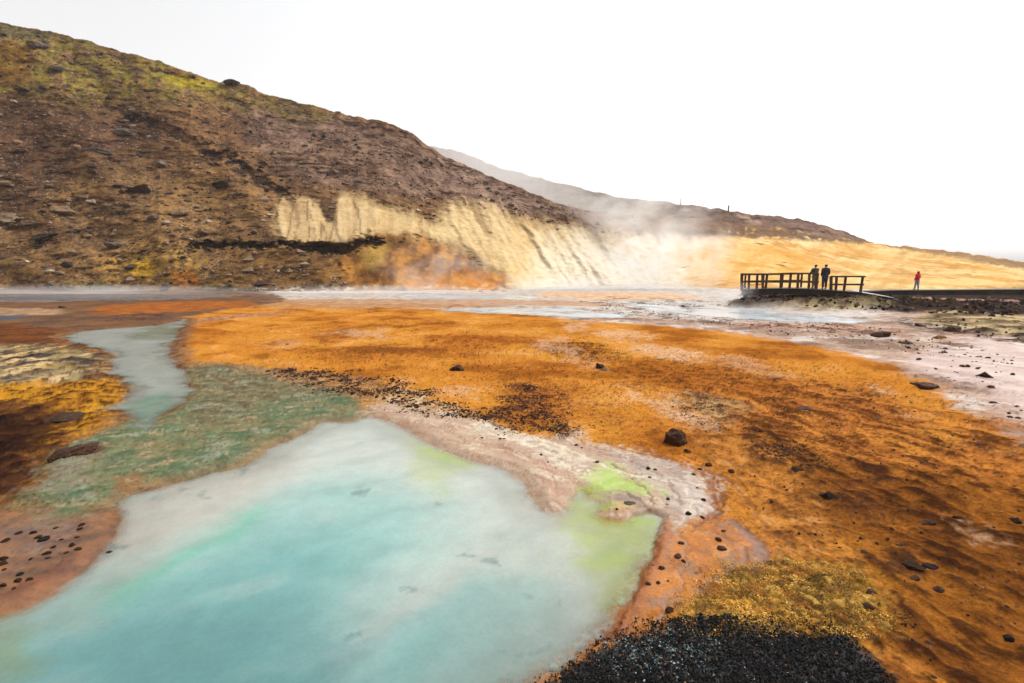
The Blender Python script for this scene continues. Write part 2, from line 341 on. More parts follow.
# wet peach tongue east of the pool
mE = mask([(664,536),(686,530),(720,516),(745,528),(768,547),(762,562),(733,573),(715,594),(690,606),(664,624),(618,645),(560,680),(500,720),(500,690),(545,678),(580,650),(618,624),(632,596),(642,575),(654,555)], .045, .03, seed=38)
eco = blend(alb(206,130,58), alb(164,96,42), .5+N1*.7+.4*fbm2(xs,ys,.4,3,361))
eco = blend(eco, alb(150,116,94), ss(.05,.45,fbm2(xs+5+.3*wx,ys+.3*wy,.4,5,371))*.75)
paint(mE, eco, .62)
paint(mask([(662,536),(655,552),(642,575),(632,596),(616,626),(624,630),(640,600),(650,578),(662,558),(668,540)], .008, .012, seed=39)*.9, blend(alb(190,108,54), alb(160,88,48), .5+NS), .4)
paint(mask([(735,520),(752,535),(766,548),(760,562),(750,560),(752,548),(738,534),(726,524)], .010, .016, seed=40)*.7, alb(128,94,80), .4)
paint(mE*lines(fbm2(xs+3,ys,.5,4,441), .08)*.6, alb(132,86,62)); paint(mE*ss(.25,.5,NS+.3*N1)*.4, alb(228,164,104)); paint(mE*ss(.3,.5,-NS+.3*N1)*.45, alb(150,84,44))
rim = mask([(700,470),(712,488),(716,506),(706,520),(712,520),(722,508),(718,486),(704,468)], .006, .012, seed=41)
paint(rim*.7, alb(150,84,46))
# dark algae patches
def speckle(m, c, thr, amt=.9, sharp=.25):
    n = NS*.7+NF*.7+.35*N1
    paint(m*ss(thr, thr+sharp, n)*amt, c)
mk = mask([(496,424),(494,410),(508,398),(520,384),(560,388),(566,402),(556,418),(566,436),(540,436)], .03, .05, seed=42)
paint(mk*.45, blend(alb(150,88,44), alb(110,66,44), .5+NS)); speckle(mk, alb(52,36,34), -.1, .9)
mk = mask([(556,344),(575,338),(600,344),(622,354),(612,362),(590,360),(562,358)], .03, .06, seed=43)
paint(mk*.45, alb(140,80,36)); speckle(mk, alb(74,44,28), -.05, .85)
mk = mask([(432,336),(470,332),(500,342),(494,358),(460,358),(436,352)], .04, .07, seed=44); paint(mk*.55, alb(176,96,34)); speckle(mk, alb(116,64,34), .05, .7)
mk = mask([(500,386),(520,380),(560,384),(590,392),(640,430),(600,425),(560,420),(510,412)], .05, .06, seed=45); paint(mk*.5, alb(170,98,44)); speckle(mk, alb(100,58,34), .12, .6)
mk = mask([(612,366),(640,358),(720,362),(790,380),(780,398),(700,392),(640,384),(614,376)], .05, .07, seed=46); paint(mk*.7, blend(alb(178,102,36), alb(128,74,32), .5+NS*.6)); speckle(mk, alb(92,54,30), .12, .7)
mk = mask([(676,396),(700,392),(724,400),(740,412),(724,424),(700,416),(680,406)], .03, .05, seed=47); paint(mk*.7, blend(alb(206,172,120), alb(126,88,58), .5+NS*.9)); speckle(mk, alb(84,58,44), .1, .7)
mk = mask([(734,424),(760,428),(790,446),(815,462),(800,468),(770,458),(745,442)], .03, .05, seed=48); speckle(mk, alb(66,46,36), -.12, .85); 
mk = mask([(830,455),(870,462),(882,490),(872,520),(858,505),(850,478)], .04, .06, seed=49); paint(mk*.5, alb(96,56,36)); speckle(mk, alb(60,38,30), .0, .8)
mk = mask([(876,556),(900,555),(938,560),(936,570),(905,566),(880,565)], .02, .03, seed=50); paint(mk*.8, blend(alb(60,42,34), alb(90,58,40), .5+NS))
# bleached patches
for i, (pts, a) in enumerate([
    ([(566,322),(590,318),(596,324),(588,332),(568,332)], .7), ([(596,338),(610,328),(650,332),(650,338),(620,340)], .8), ([(636,346),(650,343),(690,350),(706,356),(690,362),(655,358)], .85),
    ([(530,346),(545,337),(565,336),(556,344),(580,352),(606,372),(590,366),(565,356)], .6), ([(622,386),(640,390),(672,404),(702,425),(690,424),(660,410),(635,398)], .8), ([(672,396),(684,392),(684,404),(676,404)], .5),
    ([(676,416),(705,412),(720,420),(702,428),(680,424)], .6), ([(700,350),(760,358),(790,372),(760,372),(710,362)], .45), ([(340,330),(370,330),(386,335),(376,340),(344,336)], .6), ([(271,342),(290,342),(292,349),(274,349)], .45),
    ([(440,386),(475,386),(472,396),(445,394)], .6), ([(396,380),(412,378),(414,384),(400,386)], .5), ([(872,388),(892,391),(896,394),(876,392)], .7), ([(905,412),(930,416),(926,420),(905,416)], .6), ([(962,528),(980,526),(996,533),(985,540),(968,536)], .5),
    ([(760,370),(790,372),(800,378),(770,378)], .5)]):
    m = mask(pts, .022, .05, seed=52+i)
    paint(m*a*(.65+.35*ss(-.3,.2,NS+N1*.5)), blend(alb(236,200,168), alb(214,160,110), .5+NS*.7))
# yellow crust beside the gravel
mY = mask([(680,632),(706,602),(724,580),(750,566),(783,561),(820,566),(860,572),(878,598),(868,624),(850,640),(800,640),(740,632)], .06, .05, seed=70)
paint(mY*.92, blend(alb(214,156,62), alb(120,84,40), .4+NS*.9+NF*.6+N1*.5))
paint(mY*ss(.1,.45,NS+NF*.8)*.7, alb(226,184,92)); paint(mY*ss(.15,.4,-NS*.7-NF*.9)*.7, alb(62,48,32))
# gravel bed
GRAVEL = [(470,760),(500,712),(544,684),(582,660),(611,645),(632,636),(664,628),(693,617),(717,617),(734,622),(758,628),(797,635),(826,633),(850,640),(870,657),(885,672),(900,700),(930,760),(960,860),(440,860)]
mV = mask(GRAVEL, .022, .03, seed=71)
paint(mV, blend(alb(46,44,44), alb(26,25,26), .5+NS), .6)
paint(mask([(540,690),(582,656),(620,640),(600,640),(570,655),(535,684)], .010, .03, seed=72)*.8*ss(-.3,.2,NS), blend(alb(190,132,60), alb(120,92,44), .5+NF))
# right far banks
mY2 = mask([(770,302),(800,297),(850,301),(880,306),(850,311),(790,309)], .012, .03, seed=73); paint(mY2*.92, blend(alb(204,182,138), alb(104,84,62), .45+N1*.9+N15*.9), .9)
mY3 = mask([(915,316),(940,309),(985,314),(1030,318),(1100,330),(1100,350),(1024,338),(990,332),(950,326),(925,322)], .015, .03, seed=74); paint(mY3*.92, blend(alb(212,188,140), alb(100,80,60), .45+N1*.8+N15*1.0), .9)
mDk = mask([(742,292),(800,293),(860,298),(940,302),(1040,304),(1300,312),(1300,322),(1040,316),(990,314),(940,311),(900,314),(870,309),(800,301),(760,300)], .008, .015, seed=75); paint(mDk*.95, blend(alb(34,28,27), alb(60,46,40), .4+N1*.6+N15*.3), .95)
mDk3 = mask([(855,294),(900,292),(1040,292),(1400,292),(1400,301),(1040,301),(940,300.5),(880,299)], .006, .010, seed=86); paint(mDk3*.95, blend(alb(36,30,28), alb(62,48,42), .4+N1*.6), .95)
mBk = mask([(728,305),(742,300.5),(880,299),(1010,301),(1040,304),(960,307),(880,307.5),(800,308),(740,307.5)], .012, .012, seed=89); paint(mBk*.9, blend(alb(38,30,27), alb(96,78,54), .15+N1*.5+N15*.6), .95)
mBf = .55*mask([(770,309.5),(772,306.5),(880,306),(900,308),(870,311),(800,312)], .012, .02, seed=90); paint(mBf*.85, blend(alb(204,182,138), alb(92,74,56), .45+N1*.9+N15*.9), .9)
mDk4 = mask([(742,291),(870,291),(880,298),(800,300.5),(742,299)], .006, .010, seed=87); paint(mDk4*.9, alb(52,42,38), .95)  # dark under the bridge painted into the ground colour
mDk2 = mask([(885,318),(925,322),(980,330),(1040,338),(1200,360),(1200,366),(1020,346),(960,334),(900,326)], .010, .03, seed=76); paint(mDk2*ss(-.3,.2,N1+NS*.5)*.85, blend(alb(84,70,68), alb(50,42,40), .5+NS), .9)
paint(mask([(560,296),(700,298),(760,312),(880,326),(1000,350),(960,352),(860,336),(740,326),(640,318)], .02, .03, seed=88)*ss(.12,.35,N15+.3*NS)*.75, alb(112,90,78), .9)
paint(mask([(900,301.5),(960,302),(1040,303),(1200,306),(1200,308),(1000,304),(930,304)], .004, .006, seed=77)*.8, alb(196,150,130))
# fine stone litter everywhere on the orange
lit_n = fbm2(xs, ys, .045, 2, 401); lit = ss(.42,.6,lit_n+.25*N1)*(rs < 14)
paint(lit*.55*(1-mN)*(1-mE), alb(70,46,36))

bed = ss(.0,-.40,dP)
paint(bed*.92, blend(alb(206,200,180), alb(180,166,140), .5+N1*.7+NS*.4), .5)
wr = ss(.20,.05,dP)*ss(-.14,-.02,dP); paint(wr*.36*(1-mV), blend(alb(168,122,84), alb(120,88,66), .5+NS*.8+N1*.4), .42)
paint(mask([(668,518),(658,537),(646,575),(636,596),(620,624),(600,640),(606,648),(628,628),(642,600),(652,577),(664,556),(668,538),(674,522)], .012, .014, seed=93)*.75, blend(alb(182,108,48), alb(140,80,40), .5+NS), .62)
paint(ss(-.05,-.3,dS)*.8, alb(140,136,116), .5)
def stroke(pts, w, c, a=.7, warp=.02, seed=0, rough=None):
    p = at(np.array([q[0] for q in pts], float), np.array([q[1] for q in pts], float)); P_ = np.stack([p[0], p[1]], 1)
    for _ in range(2):                       # round the corners
        q = np.empty((len(P_)*2-2, 2)); q[0::2] = P_[:-1]*.75+P_[1:]*.25; q[1::2] = P_[:-1]*.25+P_[1:]*.75; P_ = np.vstack([P_[:1], q, P_[-1:]])
    m0 = .35; i = np.nonzero((xs > P_[:,0].min()-m0) & (xs < P_[:,0].max()+m0) & (ys > P_[:,1].min()-m0) & (ys < P_[:,1].max()+m0))[0]
    x = xs[i]+warp*fbm2(xs[i]+seed, ys[i], .16, 4, 661+seed); y = ys[i]+warp*fbm2(xs[i], ys[i]+seed, .16, 4, 671+seed); d2 = np.full(len(i), 1e9)
    for (ax, ay), (bx, by) in zip(P_[:-1], P_[1:]):
        ex, ey = bx-ax, by-ay; t = np.clip(((x-ax)*ex+(y-ay)*ey)/(ex*ex+ey*ey+1e-12), 0, 1); d2 = np.minimum(d2, (x-ax-t*ex)**2+(y-ay-t*ey)**2)
    m = np.zeros(len(xs)); m[i] = ss(w*1.3, w*.2, np.sqrt(d2)+w*.7*fbm2(x, y, .09, 3, 681+seed)); paint(m*a, c, rough); return m
GRV = np.zeros(nv)
for k_, (pts, w_, c_, a_) in enumerate([
    ([(592,440),(640,453),(690,465),(706,478),(716,500),(705,521),(690,530)], .025, (140,84,52), .75), ([(676,454),(700,462),(719,484),(724,506),(716,518)], .018, (112,66,42), .8),
    ([(728,520),(750,531),(763,546),(770,562),(752,570)], .035, (132,102,90), .75), ([(700,530),(728,536),(745,548),(744,562),(720,574),(700,592)], .030, (152,120,104), .6), ([(674,534),(690,545),(684,570),(672,590),(664,612),(650,628)], .028, (160,126,104), .55),
    ([(612,463),(632,478),(648,492),(655,506)], .016, (120,104,72), .7), ([(618,490),(634,497),(648,507)], .016, (104,86,74), .75), ([(486,424),(520,431),(560,444),(590,458),(612,470),(640,476),(668,480)], .030, (236,226,204), .7),
    ([(596,452),(622,458),(652,470),(672,486),(680,504)], .022, (158,132,116), .65), ([(500,446),(536,458),(566,474),(578,486),(572,496)], .020, (176,128,100), .65), ([(470,440),(510,450),(545,464),(556,480),(552,496)], .022, (196,150,122), .6),
    ([(640,470),(668,478),(690,490),(696,506),(680,522)], .025, (214,200,184), .6), ([(560,430),(590,446),(610,452)], .018, (120,92,74), .5), ([(655,528),(655,552),(640,578),(632,600),(620,624),(600,640)], .022, (146,84,42), .8),
    ([(712,470),(740,490),(760,520),(790,545)], .03, (128,84,56), .5), ([(690,440),(730,462),(770,478),(800,500)], .03, (110,68,44), .45)]):
    GRV = np.maximum(GRV, stroke(pts, w_, alb(*c_), a_, .05, k_, .62))
# --- height field
near = np.clip(6/np.maximum(rs, 3), .3, 2)
H = .010*NS+.022*N1*np.clip(rs/6, .6, 2)+.035*N2*np.clip(rs/12,.3,2)+.0035*NF
H += mG*(.012*hat+.006*NS)+mB*(.03*N1+.02*NS)+mY*(.006*NS+.008*NF+.004)+mD*(.006*STR2+.008*NS)+mR*(.005*STR+.004*STR2+.004*NS)
flat = np.clip(mN*.75+mE*.8+mS2*.5+mT*.6, 0, .85); H *= 1-flat
H += mV*(.008+.008*N1)
H += mBk*(.36+.10*N1+.06*N15)*(1-.55*ss(23.5,25,xs))+mBf*(.06+.06*N1)+mDk*(.10+.06*N1)+mY2*(.08+.06*N1)+mY3*(.05+.06*N1)+mDk2*.03*N1
H -= .010*GRV
shore = ss(.35, -.05, dP)
H = H*(1-shore*.7)
eS = mask([(606,500),(640,496),(700,505),(700,560),(660,640),(600,700),(500,720),(560,668),(610,628),(640,570),(650,530)], .03, .02, seed=94)
H += -.080*(ss(.17, -.24, dP)*(1-eS)+ss(.06,-.08,dP)*eS)-.28*ss(-.25, -1.3, dP)
H += -.075*ss(.22, -.30, dS)-.05*ss(-.2,-.7,dS)
H += -.10*ss(.35,-.6,dFar)
ZL = -.035
Z = np.zeros_like(X); Z[SEL] = H
CA = np.zeros((len(X), 4)); CA[:] = (*alb(190,120,60), 1)
CA[SEL,:3] = C; RA = np.full(len(X), .9); RA[SEL] = ROUGH
dep = np.zeros_like(X)
nr, nc = RR.shape
V = np.stack([X, Y, Z], 1)
Fq = grid_faces(nr, nc, True)
V = np.vstack([V, [[0,0,0]]]); CA = np.vstack([CA, CA[:1]]); RA = np.append(RA, .9)
gm = MT('mineral ground', .9, .25); gm.l.new(gm.ramp(gm.attr('Rgh').outputs['Fac'], .34, .85, .32, .0), gm.b.inputs['Specular IOR Level'])
ca = gm.attr('Col'); n1 = gm.noise(38, 5, .62); n2 = gm.noise(150, 3, .6); n3 = gm.noise(9, 5, .6)
f = gm.math('MULTIPLY', gm.ramp(n1, .28, .72, .74, 1.22), gm.ramp(n2, .3, .7, .78, 1.20)); f = gm.math('MULTIPLY', f, gm.ramp(n3, .3, .7, .86, 1.12))
wet = gm.ramp(gm.attr('Rgh').outputs['Fac'], .38, .85, .4, 1.1); f = gm.math('ADD', gm.math('MULTIPLY', gm.math('SUBTRACT', f, 1.0), wet), 1.0); gm.base(gm.mul(ca.outputs['Color'], f)); gm.l.new(gm.attr('Rgh').outputs['Fac'], gm.b.inputs['Roughness'])
gm.bump(n1, .35, .012); gm.bump(n2, .3, .004)
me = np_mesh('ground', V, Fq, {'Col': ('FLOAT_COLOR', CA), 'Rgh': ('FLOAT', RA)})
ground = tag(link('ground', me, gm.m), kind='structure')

def ground_z(x, y):
    a = math.degrees(math.atan2(x, y)); r = math.hypot(x, y)
    j = int(np.clip(np.searchsorted(az, a), 1, len(az)-1)); i = int(np.clip(np.searchsorted(rr, r), 1, len(rr)-1))
    return float(Z[i*nc+j])

def ground_zv(x, y):
    a = np.degrees(np.arctan2(x, y)); r = np.hypot(x, y)
    return Z[np.clip(np.searchsorted(rr, r), 1, len(rr)-1)*nc+np.clip(np.searchsorted(az, a), 1, len(az)-1)]
# ================================================================== WATER
def water_obj(name, d, lim, colour, rough, alpha_d, ripple):
    full = np.full(len(X), 9.0); full[SEL] = d
    keep = full < lim; q = Fq[np.all(keep[Fq], 1)]
    used = np.unique(q); mp = np.full(len(X)+1, -1); mp[used] = np.arange(len(used))
    idx = np.full(len(X), -1); idx[SEL] = np.arange(nv); k = idx[used]
    v = np.stack([X[used], Y[used], ZL+ripple*fbm2(X[used], Y[used], .25, 3, 601)], 1)
    depth = np.clip(ZL-Z[used], 0, 1); al = 1-np.exp(-depth/alpha_d)
    ca = np.ones((len(used), 4)); ca[:,:3] = colour[k]
    w = MT(name+' surface', rough, .35); a = w.attr('Col'); n = w.noise(5, 4); nn = w.noise(40, 3)
    w.base(w.mul(a.outputs['Color'], w.math('MULTIPLY', w.ramp(n, .3, .7, .95, 1.04), w.ramp(nn, .3, .7, .97, 1.03))))
    w.l.new(w.attr('Alp').outputs['Fac'], w.b.inputs['Alpha']); w.b.inputs['IOR'].default_value = 1.33
    w.bump(w.noise(7, 3), .05, .02)
    o = link(name, np_mesh(name, v, mp[q], {'Col': ('FLOAT_COLOR', ca), 'Alp': ('FLOAT', al)}), w.m)
    return tag(o, kind='structure')
C_save = C
C = np.tile(alb(204,210,200)*.90, (nv, 1))
def wp(pts, c, a, soft, warp=.05, seed=0): paint(mask(pts, soft, warp*.8, seed=seed, fine=.12 if soft > .025 else .6)*a, alb(*c)*.84)
wp([(-200,700),(0,610),(100,570),(170,538),(250,500),(330,470),(400,480),(455,510),(440,545),(400,570),(350,610),(300,700),(300,900),(-300,900)], (160,206,198), .88, .14, .05, 201)
wp([(-100,900),(0,650),(100,600),(200,555),(300,520),(370,540),(350,590),(310,640),(350,683),(600,683),(600,900)], (124,180,177), .85, .16, .06, 202)
wp([(-100,900),(30,640),(150,620),(260,600),(330,640),(380,660),(360,720),(300,900)], (100,156,156), .85, .12, .06, 203)
wp([(360,640),(420,600),(470,566),(540,572),(560,600),(520,640),(420,690),(360,720)], (150,194,188), .9, .08, .05, 204)
wp([(300,660),(340,640),(380,625),(372,650),(340,672),(310,690)], (98,140,142), .7, .05, .06, 205)
wp([(340,640),(400,600),(440,570),(500,540),(490,552),(440,590),(390,625)], (208,206,196), .6, .03, .05, 206)
wp([(100,600),(130,570),(180,548),(230,515),(260,505),(240,530),(190,560),(140,590)], (112,196,164), .7, .06, .06, 207)
wp([(100,620),(40,625),(90,590),(130,560),(150,556),(130,580)], (172,180,164), .6, .05, .06, 208)
wp([(-60,680),(-60,600),(20,606),(40,640),(10,690)], (140,150,80), .75, .05, .06, 209)
wp([(120,490),(180,478),(230,468),(300,440),(300,470),(230,510),(170,545),(110,560),(100,548),(116,520)], (200,196,182), .85, .06, .05, 210)
wp([(400,432),(425,440),(460,455),(470,466),(452,476),(440,496),(424,480),(412,456)], (196,206,150), .75, .05, .05, 211)
wp([(418,440),(440,448),(466,458),(470,464),(440,458),(420,448)], (190,220,90), .7, .02, .03, 212)
wp([(560,505),(600,512),(655,512),(660,540),(640,575),(620,612),(596,620),(590,580),(570,560),(566,530)], (192,196,138), .75, .06, .06, 213)
wp([(575,560),(605,545),(620,548),(612,566),(585,575)], (188,214,84), .55, .04, .06, 214)
wp([(566,530),(590,524),(612,526),(600,538),(572,542)], (188,214,84), .45, .04, .06, 215)
wp([(592,512),(630,514),(666,514),(660,522),(620,526),(596,520)], (186,212,86), .65, .02, .04, 216)
wp([(600,590),(620,588),(616,604),(600,606)], (176,200,90), .5, .03, .05, 217)
wp([(600,500),(640,505),(664,516),(658,540),(640,572),(622,606),(606,600),(618,560),(612,530),(590,512)], (182,206,96), .5, .05, .06, 251)
wp([(560,500),(572,490),(590,494),(604,506),(590,520),(566,516)], (190,206,120), .7, .03, .05, 252)
for i, (a, b, s) in enumerate([(355,488,10),(445,501,4),(487,555,9),(500,560,6),(408,583,5),(530,592,6),(470,548,5),(545,642,7),(520,652,6),(512,660,6),(505,672,9),(528,645,5),(498,650,6),(560,600,4),(350,632,9),(204,490,7),(160,496,5),(190,486,5),(120,540,7),(245,470,6)]):
    wp([(a-s,b),(a-s*.4,b-s*.35),(a+s*.6,b-s*.3),(a+s,b+s*.1),(a+s*.3,b+s*.4),(a-s*.5,b+s*.3)], (116,146,144), .6, .008, .035, 220+i)
cloud = fbm2(xs*.8+ys*.5, (ys*.8-xs*.5)*2.2, .9, 5, 611)
C = blend(C, alb(196,202,194)*.86, ss(.1,.8,cloud)*.25); C = blend(C, alb(140,186,180)*.8, ss(.2,.8,-cloud)*.15); wp([(500,520),(560,540),(620,600),(600,640),(520,690),(440,690),(450,640),(480,580)], (178,188,176), .45, .10, .06, 253)
wp([(-400,1000),(-100,660),(60,610),(200,590),(330,590),(450,600),(560,610),(640,640),(640,1000)], (118,160,158), .45, .22, .06, 250)  # lens vignette painted into the water: near part darkened
C = C*np.clip(1+.06*cloud+.04*N1+.02*NS, .8, 1.15)[:,None]
water_obj('water', dP, .40, C, .16, .030, .0012)
C = np.tile(alb(168,174,166), (nv, 1))
wp([(130,402),(150,392),(182,388),(180,400),(160,416),(140,428),(126,424)], (120,160,136), .8, .04, .05, 260)
wp([(138,327),(176,322),(182,329),(170,340),(140,338)], (116,128,96), .7, .03, .05, 261)
wp([(118,352),(150,345),(172,350),(168,368),(136,372)], (176,176,166), .5, .05, .05, 262)
C = C*np.clip(1+.16*N1+.10*NS, .7, 1.4)[:,None]
water_obj('stream', dS, .32, C, .25, .022, .003)
C = np.tile(alb(214,222,226), (nv, 1)); C[xs < -15] = alb(120,120,124)
wp(far_pools[2], (70,110,140), .9, .01, .01, 263)
water_obj('shallow_water', dFar, .5, C, .2, .03, .004)
C = C_save

# ================================================================== HILLS
def cum(pts): a = np.array(pts, float); return lambda x: np.interp(x, a[:,0], a[:,1])
def smooth1(v, n):
    k = np.hanning(n+2)[1:-1]; k /= k.sum(); return np.convolve(np.pad(v, n//2, mode='edge'), k, 'valid')
def hill_mesh(cols, footY, ridge_y, ridge_Y, rows, power, relief, foot_z=-.5, back=((25,-6),(60,-30),(140,-80))):
    fY = smooth1(footY(cols), 41); ry = smooth1(ridge_y(cols), 9); rY = smooth1(ridge_Y(cols), 41)
    ry = ry+1.6*gn2(cols/14., cols*0+.3, 3)+.9*gn2(cols/4., cols*0+.7, 4)
    fp = 341.5+F*np.array([(-sp*y-cp*(foot_z-CAMH))/(cp*y-sp*(foot_z-CAMH)) for y in fY])
    t = np.linspace(0, 1, rows)[:,None]
    PX = np.tile(cols, (rows, 1)); PY = fp[None,:]+(ry-fp)[None,:]*t
    D = fY[None,:]+(rY-fY)[None,:]*t**power
    D = relief(PX, PY, D, np.tile(t, (1, len(cols))))
    a, f_, u = ray(PX, PY); k = D/f_
    return PX, PY, np.stack([a*k, D, CAMH+u*k], -1)
cols = np.arange(-330, 1420, 1.7)
footY = cum([(-330,44),(-100,52),(0,56),(280,56),(400,57),(510,60),(560,74),(640,84),(700,70),(760,55),(900,50.5),(1024,50),(1420,47)])
ridge_y = cum([(-330,-90),(-100,0),(0,22),(60,33),(110,48),(160,62),(200,75),(222,83),(236,81),(250,86),(262,93),(300,103),(350,115),(385,122),(410,132),(425,143),(445,156),(480,172),(520,188),(545,198),(570,207),(620,214),(700,219),(760,225),(820,235),(865,242),(900,246),(950,251),(1024,262),(1420,280)])
ridge_Y = cum([(-330,100),(0,108),(240,112),(430,108),(570,100),(700,128),(870,140),(1024,120),(1420,100)])
CAV = crop(230,130,[(150,375),(240,388),(330,388),(400,398),(440,375),(520,372),(525,395),(440,400),(420,425),(330,420),(250,415),(160,392)])
LIP = crop(230,130,[(165,235),(290,232),(340,340),(375,225),(480,250),(520,330),(430,372),(400,396),(330,386),(240,388),(160,372)])
LEDGE = crop(0,0,[(425,395),(500,405),(570,425),(660,465),(700,500),(800,530),(880,590),(960,650),(1010,670),(960,690),(860,620),(780,570),(700,545),(640,500),(560,450),(480,425),(430,412)])
CLAY = crop(230,130,[(175,228),(232,236),(288,233),(338,345),(372,225),(430,228),(490,250),(570,268),(640,300),(700,328),(740,268),(800,265),(880,258),(930,290),(1024,320),(1400,380),(2000,320),(2900,320),(2900,560),(1500,560),(1024,560),(950,530),(880,480),(800,425),(700,370),(560,358),(510,346),(430,372),(400,396),(330,386),(240,388),(160,376)])
OCH = crop(230,130,[(395,410),(430,372),(510,350),(600,365),(700,375),(800,430),(880,485),(950,535),(975,560),(600,575),(400,560),(370,480)])
def sd(PX, PY, pts, warp=0, sc_=20, seed=0, n=1):
    return sdf(PX+warp*fbm2(PX, PY, sc_, 5, 701+seed, .6), PY+warp*.7*fbm2(PX+50, PY, sc_, 5, 731+seed, .6), smooth_poly(pts, n), 60)+warp*.4*fbm2(PX+20, PY*1.2, sc_*.22, 3, 761+seed)
HM = {}
def relief(PX, PY, D, t):
    a, f_, u = ray(PX, PY); k = D/f_; x, y, z = a*k, D, CAMH+u*k
    env = ss(0, .05, t)*1.0
    clay = ss(7+4*ss(380,450,PX), -7-4*ss(380,450,PX), sd(PX, PY, CLAY, 7, 20, 1)+(.8+7.5*ss(370,430,PX))*fbm2(PX+.5*(PY-250)*np.where(PX > 430, -1, -.2), PY*.16, 7, 4, 7)*ss(262,235,PY)); HM['clay'] = clay
    och = ss(7, -7, sd(PX, PY, OCH, 9, 18, 2)+4*fbm2(PX, PY*.7, 9, 4, 8)); HM['och'] = och
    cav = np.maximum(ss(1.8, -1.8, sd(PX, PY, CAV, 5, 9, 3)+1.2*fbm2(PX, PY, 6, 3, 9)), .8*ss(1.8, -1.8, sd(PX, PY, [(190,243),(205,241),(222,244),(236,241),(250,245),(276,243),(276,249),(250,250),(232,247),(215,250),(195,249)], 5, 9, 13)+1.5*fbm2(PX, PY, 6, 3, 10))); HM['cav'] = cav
    lip = ss(3, -3, sd(PX, PY, LIP, 2, 8, 4)); HM['lip'] = lip
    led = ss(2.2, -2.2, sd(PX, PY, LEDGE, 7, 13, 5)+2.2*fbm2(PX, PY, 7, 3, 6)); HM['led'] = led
    lump = fbm3(x, y, z, 14, 5, 3); mid = fbm3(x, y, z, 3.2, 5, 4); fine = fbm3(x, y, z, .8, 3, 5)
    rid = 1-np.abs(fbm3(x*.6, y, z*1.6, 5.0, 4, 6))*2
    HM['lump'], HM['mid'], HM['fine'], HM['rid'] = lump, mid, fine, rid
    rough = 1-.85*clay-.75*och
    D = D+env*(2.0*lump+rough*(.80*mid+.24*fine+.55*np.clip(rid-.35,0,1)*ss(700,350,PX)))
    D = D+env*(1-clay)*2.4*gn2((PX-.8*PY)/62+.35*lump, PY/170, 14)*ss(640,520,PX)
    # clay gullies running down and to the right
    sx = PX+.55*(PY-250)*np.where(PX > 430, -1, -.2); gl = gn2(sx/13.+.4*mid, PY/90., 9); gl2 = gn2(sx/5.5+.5*mid, PY/60., 10)
    HM['gul'] = gl*.6+gl2*.4
    D = D+env*clay*((.5+.8*ss(400,450,PX))*ss(700,600,PX)*np.clip(gl*.6+gl2*.5, -.6, 1)+.10*fine+.9*ss(620,720,PX)*(gn2((PX+1.1*(PY-250))/30+.5*mid, PY/80, 12)+.5*gn2((PX+1.3*(PY-250))/11+.5*mid, PY/45, 13)+.3*mid))
    D = D-lip*1.6*ss(195, 240, PY)+cav*3.4+led*(1.5+1.0*mid)
    D = D-och*1.5*ss(290, 250, PY)
    return D
rows = 290
PX, PY, P = hill_mesh(cols, footY, ridge_y, ridge_Y, rows, 1.15, relief)
